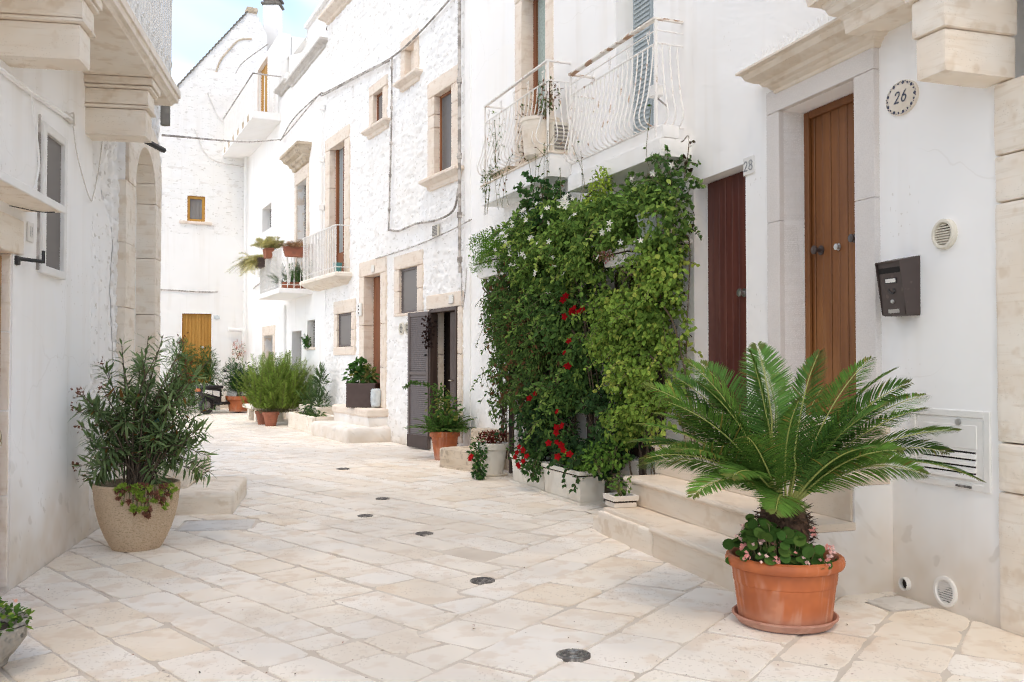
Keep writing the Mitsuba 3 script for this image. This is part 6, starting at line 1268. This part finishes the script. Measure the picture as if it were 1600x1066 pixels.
def fern(name, label, c, n, Lr, z0, col, seed, up=.9, leafl=.05, m='leaf', catn='fern', spread=.12, wl=.35, sag=.5, lo=.1):
    k = thing(name, label, catn); r = np.random.default_rng(seed); vs, st_ = [], []
    for i in range(n):
        a = r.random() * 6.283; L = r.uniform(*Lr); e = r.uniform(lo, 1) * up; d = np.array([math.cos(a), math.sin(a), 0]) * (1 - e * .6)
        b = np.array(c) + [spread * r.normal(), spread * r.normal(), z0]; tip = b + d * L + np.array([0, 0, L * e * .9]); mid = (b + tip) / 2 + np.array([0, 0, L * sag * .4])
        u = np.linspace(0, 1, 16)[:, None]; C = (1 - u) ** 2 * b + 2 * u * (1 - u) * mid + u * u * tip; st_.append(tube(C[::3], .003, 4, False))
        mm = 26; w = np.linspace(.12, 1, mm); ii = np.clip((w * 15).astype(int), 0, 14); Q = C[ii] + (C[ii + 1] - C[ii]) * (w * 15 - ii)[:, None]; tg = nrm(np.gradient(C, axis=0))[ii]
        sd = nrm(np.cross(tg, [0, 0, 1.]))
        for sg in (-1, 1): vs.append(leaves(Q, sd * sg + tg * .8 + r.normal(0, .2, (mm, 3)), np.cross(sd, tg) + r.normal(0, .2, (mm, 3)), leafl * (1.15 - .75 * w) * r.uniform(.8, 1.2), leafl * wl * .6, SMALL, tint(r, mm, np.array(col) * r.uniform(.7, 1.35), .15)))
    addleaf(k, 'fronds', catc(vs), m, kind='stuff'); add(k, 'stalks', cat(st_), 'stem', smooth=40, kind='stuff'); return k
fern('feathery_fern', 'feathery green fern spilling from the terracotta pot by the dark doorway', FP, 110, (.30, .62), .40, (.10, .21, .045), 61, .75, .07, spread=.09, wl=.5)
bushy('leafy_pot_plant', 'taller leafy plant with yellowing leaves behind the feathery fern', FC, [(.28, .40, .85, .24, .2, .30), (.02, .36, .78, .2, .2, .26)], (.05, .08), [(.06, .13, .03), (.18, .2, .05)], 62, 190, wr=.6)
k = thing('arching_branch', 'long arching green branch reaching out before the open shutter', 'branch')
r = np.random.default_rng(63); C = spline([FP + [.08, .0, .5], FP + [-.02, -.05, .95], FP + [-.22, -.1, 1.14], FP + [-.46, -.1, 1.19], FP + [-.60, -.1, 1.12]], 40)
add(k, 'stem', tube(C, .006, 6), 'stem', smooth=40); Q = np.repeat(C[4:], 5, 0); n = len(Q); addleaf(k, 'leaves', leaves(Q, rdir(r, n) + [-.2, 0, -.2], rdir(r, n) + [0, -.4, .6], .055, .022, OVAL, tint(r, n, (.07, .15, .03), .3)), 'leaf', kind='stuff')
# ---- dark box planter on the rubble house steps
k = thing('box_planter', 'square dark brown box planter on the steps before the tall brown door', 'planter')
QC = FC.P(4.55, .18, .62); r0, r1 = .27, .31
bz = np.array([[sx * r0 * (1 + .04 * (z > .3)), sy * r0 * (1 + .04 * (z > .3)), z] for z in (.0, .45) for sx in (-1, 1) for sy in (-1, 1)]); v, f = hull(bz)
v2, f2 = bx(-.285, .285, -.285, .285, .0, .47, .012); add(k, 'body', (v2 + QC, f2), 'brown_box', smooth=25)
k = thing('box_plant', 'green hydrangea like plant with broad leaves in the dark box planter', 'plant')
r = np.random.default_rng(64); n = 260; q = rdir(r, n) * (r.random((n, 1)) ** .4); P = QC + [-.06, 0, .60] + q * [.30, .24, .20]; P[:90] = QC + [-.08, 0, .78] + q[:90] * [.14, .14, .14]
addleaf(k, 'foliage', leaves(P, q + rdir(r, n) * .5 + [0, 0, -.2], q + [0, -.4, .7], r.uniform(.09, .14, n), .075, OVAL, tint(r, n, (.055, .135, .030), .35, (.25, .22, .06), .06)), 'gloss_leaf', kind='stuff')
bushy('spotted_plant', 'small yellowish flowering plant at the right of the dark box planter', FC, [(4.42, .10, 1.28, .14, .12, .18)], (.05, .08), [(.14, .17, .04), (.30, .26, .09)], 65, 150)
k = thing('door_cloth', 'grey cloth and paper bundle behind the dark box planter', 'cloth')
add(k, 'bundle', FC.w(rough_box(3.92, 4.12, .02, .20, .625, 1.0, .03, .05, 3, .06)), 'bluegrey', smooth=50)

# ---- far end: trough, fern clump, bench, palm, scooter
k = thing('stone_trough', 'long tan stone trough with small plants left of the white steps', 'planter')
def tr(t0, t1, s0, s1, z1): return FD.w(cat([rough_box(t0, t1, s0, s0 + .09, 0, z1, .012, .07, 1, .02), rough_box(t0, t1, s1 - .09, s1, 0, z1, .012, .07, 2, .02), rough_box(t0, t0 + .09, s0 + .09, s1 - .09, 0, z1, .012, .07, 3, .02), rough_box(t1 - .09, t1, s0 + .09, s1 - .09, 0, z1, .012, .07, 4, .02), bx(t0 + .05, t1 - .05, s0 + .05, s1 - .05, z1 - .12, z1 - .10)]))
add(k, 'basin', tr(-1.75, .55, .12, .72, .36), 'cream', smooth=40)
add(k, 'back_basin', FD.w(rough_box(-.9, .9, .02, .40, .30, .52, .014, .07, 6, .02)), 'cream', smooth=40)
bushy('trough_grass', 'dark upright grassy plants with dark seed heads behind the stone trough', FD, [(-.2, .35, .72, .5, .25, .32), (-.6, .3, .62, .3, .2, .22), (-.75, .3, 1.1, .14, .1, .28)], (.10, .22), [(.055, .10, .035), (.10, .16, .05)], 71, 260, wr=.12, hang=-.5, tpl=LANCE)
bushy('trough_plant', 'low green creeping plants in the front of the stone trough', FD, [(-1.1, .50, .36, .6, .18, .10), (-.3, .5, .36, .5, .18, .10)], (.05, .09), [(.07, .12, .04), (.12, .17, .06)], 72, 220)
BF = FD.P(1.55, .75, 0)
fern('bushy_fern', 'large bushy light green fern standing by the far wall', BF, 420, (.75, 1.35), .30, (.20, .29, .055), 73, 1.25, .15, spread=.24, wl=.30, sag=.30, lo=.42)
for i, (t, s) in enumerate(((1.1, 1.0), (1.75, 1.05))):
    k = thing('terracotta_pot', ['right one of the two small terracotta pots under the bushy fern', 'left, darker small terracotta pot under the bushy fern'][i], 'flower pot')
    add(k, 'body', lathe([(.001, 0), (.12, 0), (.17, .26), (.19, .262), (.195, .33), (.18, .335), (.17, .28)], 28, tuple(FD.P(t, s, 0))), 'old_terra', smooth=28)
k = thing('stone_bench', 'low stone bench with a thick leg near the far flower pots', 'bench')
add(k, 'seat', FD.w(rough_box(2.6, 4.15, .25, 1.15, .31, .41, .01, .08, 3, .03)), 'cream', smooth=40)
for t in (2.75, 3.72): add(k, 'leg', FD.w(rough_box(t, t + .26, .35, 1.05, -.02, .31, .012, .07, int(t * 4), .03)), 'cream', smooth=40)
PP = FD.P(7.3, .72, 0)
k = thing('terracotta_pot', 'wide terracotta pot with a palm near the street end', 'flower pot')
add(k, 'body', lathe([(.001, 0.05), (.27, .05), (.33, .38), (.36, .385), (.38, .40), (.385, .50), (.37, .505), (.34, .48)], 36, tuple(PP)), 'terracotta', smooth=28); soil(k, .35, .44, PP)
fern('potted_palm', 'dark green palm with drooping fronds in the wide far terracotta pot', PP, 40, (.7, 1.2), .50, (.045, .105, .032), 74, 1.15, .30, spread=.07, wl=.10, catn='palm')
bushy('far_oleander', 'narrow leaved oleander bush left of the far potted palm', FD, [(7.9, 1.45, .95, .5, .42, .65), (8.4, 2.0, .75, .5, .42, .55), (7.6, 1.6, .5, .4, .35, .35), (8.2, 1.6, 1.5, .4, .35, .5), (8.0, 2.3, 1.7, .4, .4, .5), (7.5, 2.3, 1.0, .4, .4, .5)], (.12, .20), [(.055, .105, .032), (.10, .16, .045)], 75, 700, wr=.16, tpl=LANCE, catn='shrub')
bushy('red_bloom_shrub', 'thin shrub with coral blooms beside the far downpipe', FD, [(9.7, .35, 1.9, .25, .2, .35)], (.05, .08), [(.45, .12, .07), (.1, .14, .05)], 76, 130)
# scooter, mostly hidden behind the oleander
k = thing('scooter', 'black and white motor scooter parked before the yellow door', 'scooter')
SO = np.array([-8.75, 26.6]); sa = math.radians(62); SD = np.array([math.cos(sa), math.sin(sa)]); FS = Frame(SO, SD, (-SD[1], SD[0]))
def wheel(t):
    v, f = lathe([(.13, -.05), (.21, -.055), (.245, -.03), (.25, 0), (.245, .03), (.21, .055), (.13, .05)], 28); w = sub(k, 'wheel')
    add(w, 'tyre', FS.w((np.column_stack([v[:, 0] + t, v[:, 2], v[:, 1] + .25]), f[:, ::-1])), 'iron', smooth=40)
    v, f = lathe([(.02, -.03), (.135, -.035), (.135, .035), (.02, .03), (.02, -.03)], 20); add(w, 'rim', FS.w((np.column_stack([v[:, 0] + t, v[:, 2], v[:, 1] + .25]), f[:, ::-1])), 'steel', smooth=30)
wheel(0); wheel(1.25)
add(k, 'rear_body', FS.w(hull([(-.30, s * w, z) for s in (-1, 1) for w, z in ((.06, .62), (.10, .74))] + [(.45, s * .13, z) for s in (-1, 1) for z in (.30, .72)] + [(.1, s * .15, z) for s in (-1, 1) for z in (.42, .74)])), 'iron', smooth=40)
add(k, 'side_panel', FS.w(cat([hull([(-.25, s * .105, .64), (.35, s * .15, .50), (.35, s * .15, .66), (-.2, s * .11, .72), (-.25, s * .125, .64), (.35, s * .165, .50), (.35, s * .165, .66), (-.2, s * .13, .72)]) for s in (-1, 1)])), 'white_paint', smooth=30)
add(k, 'seat', FS.w(rough_box(-.25, .55, -.14, .14, .73, .83, .01, .06, 3, .045)), 'iron', smooth=40)
add(k, 'floor_board', FS.w(bx(.40, .95, -.16, .16, .26, .34, .03)), 'iron', smooth=30)
add(k, 'front_shield', FS.w(hull([(.92, -.19, .30), (.92, .19, .30), (1.06, -.20, .88), (1.06, .20, .88), (1.00, -.17, .30), (1.00, .17, .30), (1.12, -.17, .90), (1.12, .17, .90), (1.20, 0, .70)])), 'white_paint', smooth=40)
add(k, 'front_mudguard', FS.w(hull([(1.0, -.07, .48), (1.0, .07, .48), (1.25, -.07, .54), (1.25, .07, .54), (1.47, -.05, .42), (1.47, .05, .42)])), 'white_paint', smooth=40)
add(k, 'handlebar', FS.w(cat([tube(spline([(1.0, -.33, 1.0), (1.05, -.15, 1.04), (1.06, 0, 1.03), (1.05, .15, 1.04), (1.0, .33, 1.0)], 16), .018, 8), tube([(1.22, 0, .3), (1.05, 0, 1.0)], .03, 10)])), 'iron', smooth=40)
add(k, 'headlight', FS.w(rough_box(1.08, 1.18, -.10, .10, .95, 1.08, .005, .05, 3, .04)), 'steel', smooth=40)
add(k, 'tail_light', FS.w(rough_box(-.36, -.29, -.09, .09, .66, .75, .004, .04, 4, .025)), 'terracotta', smooth=40, label='red tail light')
add(k, 'mirror', FS.w(cat([tube([(1.03, -.2, 1.04), (1.0, -.26, 1.22)], .008, 6), rough_box(.98, 1.0, -.33, -.21, 1.2, 1.28, .002, .04, 3, .02)])), 'iron', smooth=40)
add(k, 'mirror', FS.w(cat([tube([(1.03, .2, 1.04), (1.0, .26, 1.22)], .008, 6), rough_box(.98, 1.0, .21, .33, 1.2, 1.28, .002, .04, 3, .02)])), 'iron', smooth=40)
add(k, 'stand', FS.w(tube([(.35, .05, .30), (.30, .22, .0)], .014, 6)), 'iron')
# balcony flower boxes of the far white house
def pot_on_rail(label, t, s, z, w, m='old_terra', along='t'):
    k = thing('balcony_box', label, 'planter'); a, b = (w / 2, .10) if along == 't' else (.10, w / 2)
    bt = [(t + sx * a * q, s + sy * b * q, z + zz) for q, zz in ((.82, 0), (1, .22)) for sx in (-1, 1) for sy in (-1, 1)]
    add(k, 'box', FD.w(hull(bt)), m); add(k, 'rim', FD.w(bx(t - a * 1.06, t + a * 1.06, s - b * 1.06, s + b * 1.06, z + .20, z + .235, .008)), m, smooth=25)
pot_on_rail('terracotta box on the near rail of the small far balcony with dry stalks', 1.30, .38, 4.02, .62, along='s')
pot_on_rail('brick red square box on the far balcony rail below the pale tufts', 2.55, .80, 4.10, .42)
pot_on_rail('dark brown box at the far end of the small balcony rail', 3.55, .82, 3.95, .62, 'brown_box')
fern('dry_tuft', 'dry brown drooping stalks in the near balcony box', FD.P(1.30, .38, 4.2), 46, (.25, .42), .0, (.42, .24, .12), 81, .7, .10, spread=.10, wl=.10, sag=.9)
fern('spider_plant', 'pale striped spider plant on the brick red balcony box', FD.P(2.55, .80, 4.30), 60, (.26, .46), .0, (.60, .56, .25), 82, .9, .16, spread=.10, wl=.14, sag=.9)
fern('spider_plant', 'pale trailing spider plant hanging from the far end of the balcony', FD.P(3.7, .85, 4.12), 80, (.26, .48), .0, (.60, .56, .26), 83, .5, .16, spread=.12, wl=.14, sag=.9, lo=-2.2)
fern('spider_plant', 'dark green strap leaved plants behind the fan shaped balcony bars', FD.P(1.6, .38, 3.36), 40, (.4, .62), .0, (.08, .15, .05), 84, 1.2, .20, spread=.16, wl=.10, sag=.2)
k = thing('balcony_trough', 'low brick red trough standing inside the small far balcony', 'planter'); add(k, 'box', FD.w(bx(1.38, 1.52, .10, .68, 3.275, 3.42, .01)), 'old_terra', smooth=25)
bushy('window_plant', 'small green plant on the sill of the little far window', FD, [(1.5, .06, 2.02, .22, .1, .16)], (.06, .10), [(.05, .12, .03), (.09, .17, .04)], 85, 150)
k = thing('fallen_leaves', 'dry fallen leaves and grit scattered over the paving', 'leaves')
r = np.random.default_rng(91); n = 230; P = np.column_stack([r.uniform(-3.2, 2.2, n), 4.2 + 16 * r.random(n) ** 1.6, np.full(n, .014)]); P[:, 0] -= .14 * np.clip(P[:, 1] - 9, 0, 12)
addleaf(k, 'leaves', leaves(P, np.column_stack([r.normal(0, 1, (n, 2)), np.zeros(n)]), rdir(r, n) * .2 + [0, 0, 1], r.uniform(.008, .03, n), r.uniform(.005, .012, n), LANCE, tint(r, n, (.10, .06, .03), .6, (.25, .09, .06), .15)), 'leaf', kind='stuff')
labels['fallen_leaves']['kind'] = 'stuff'
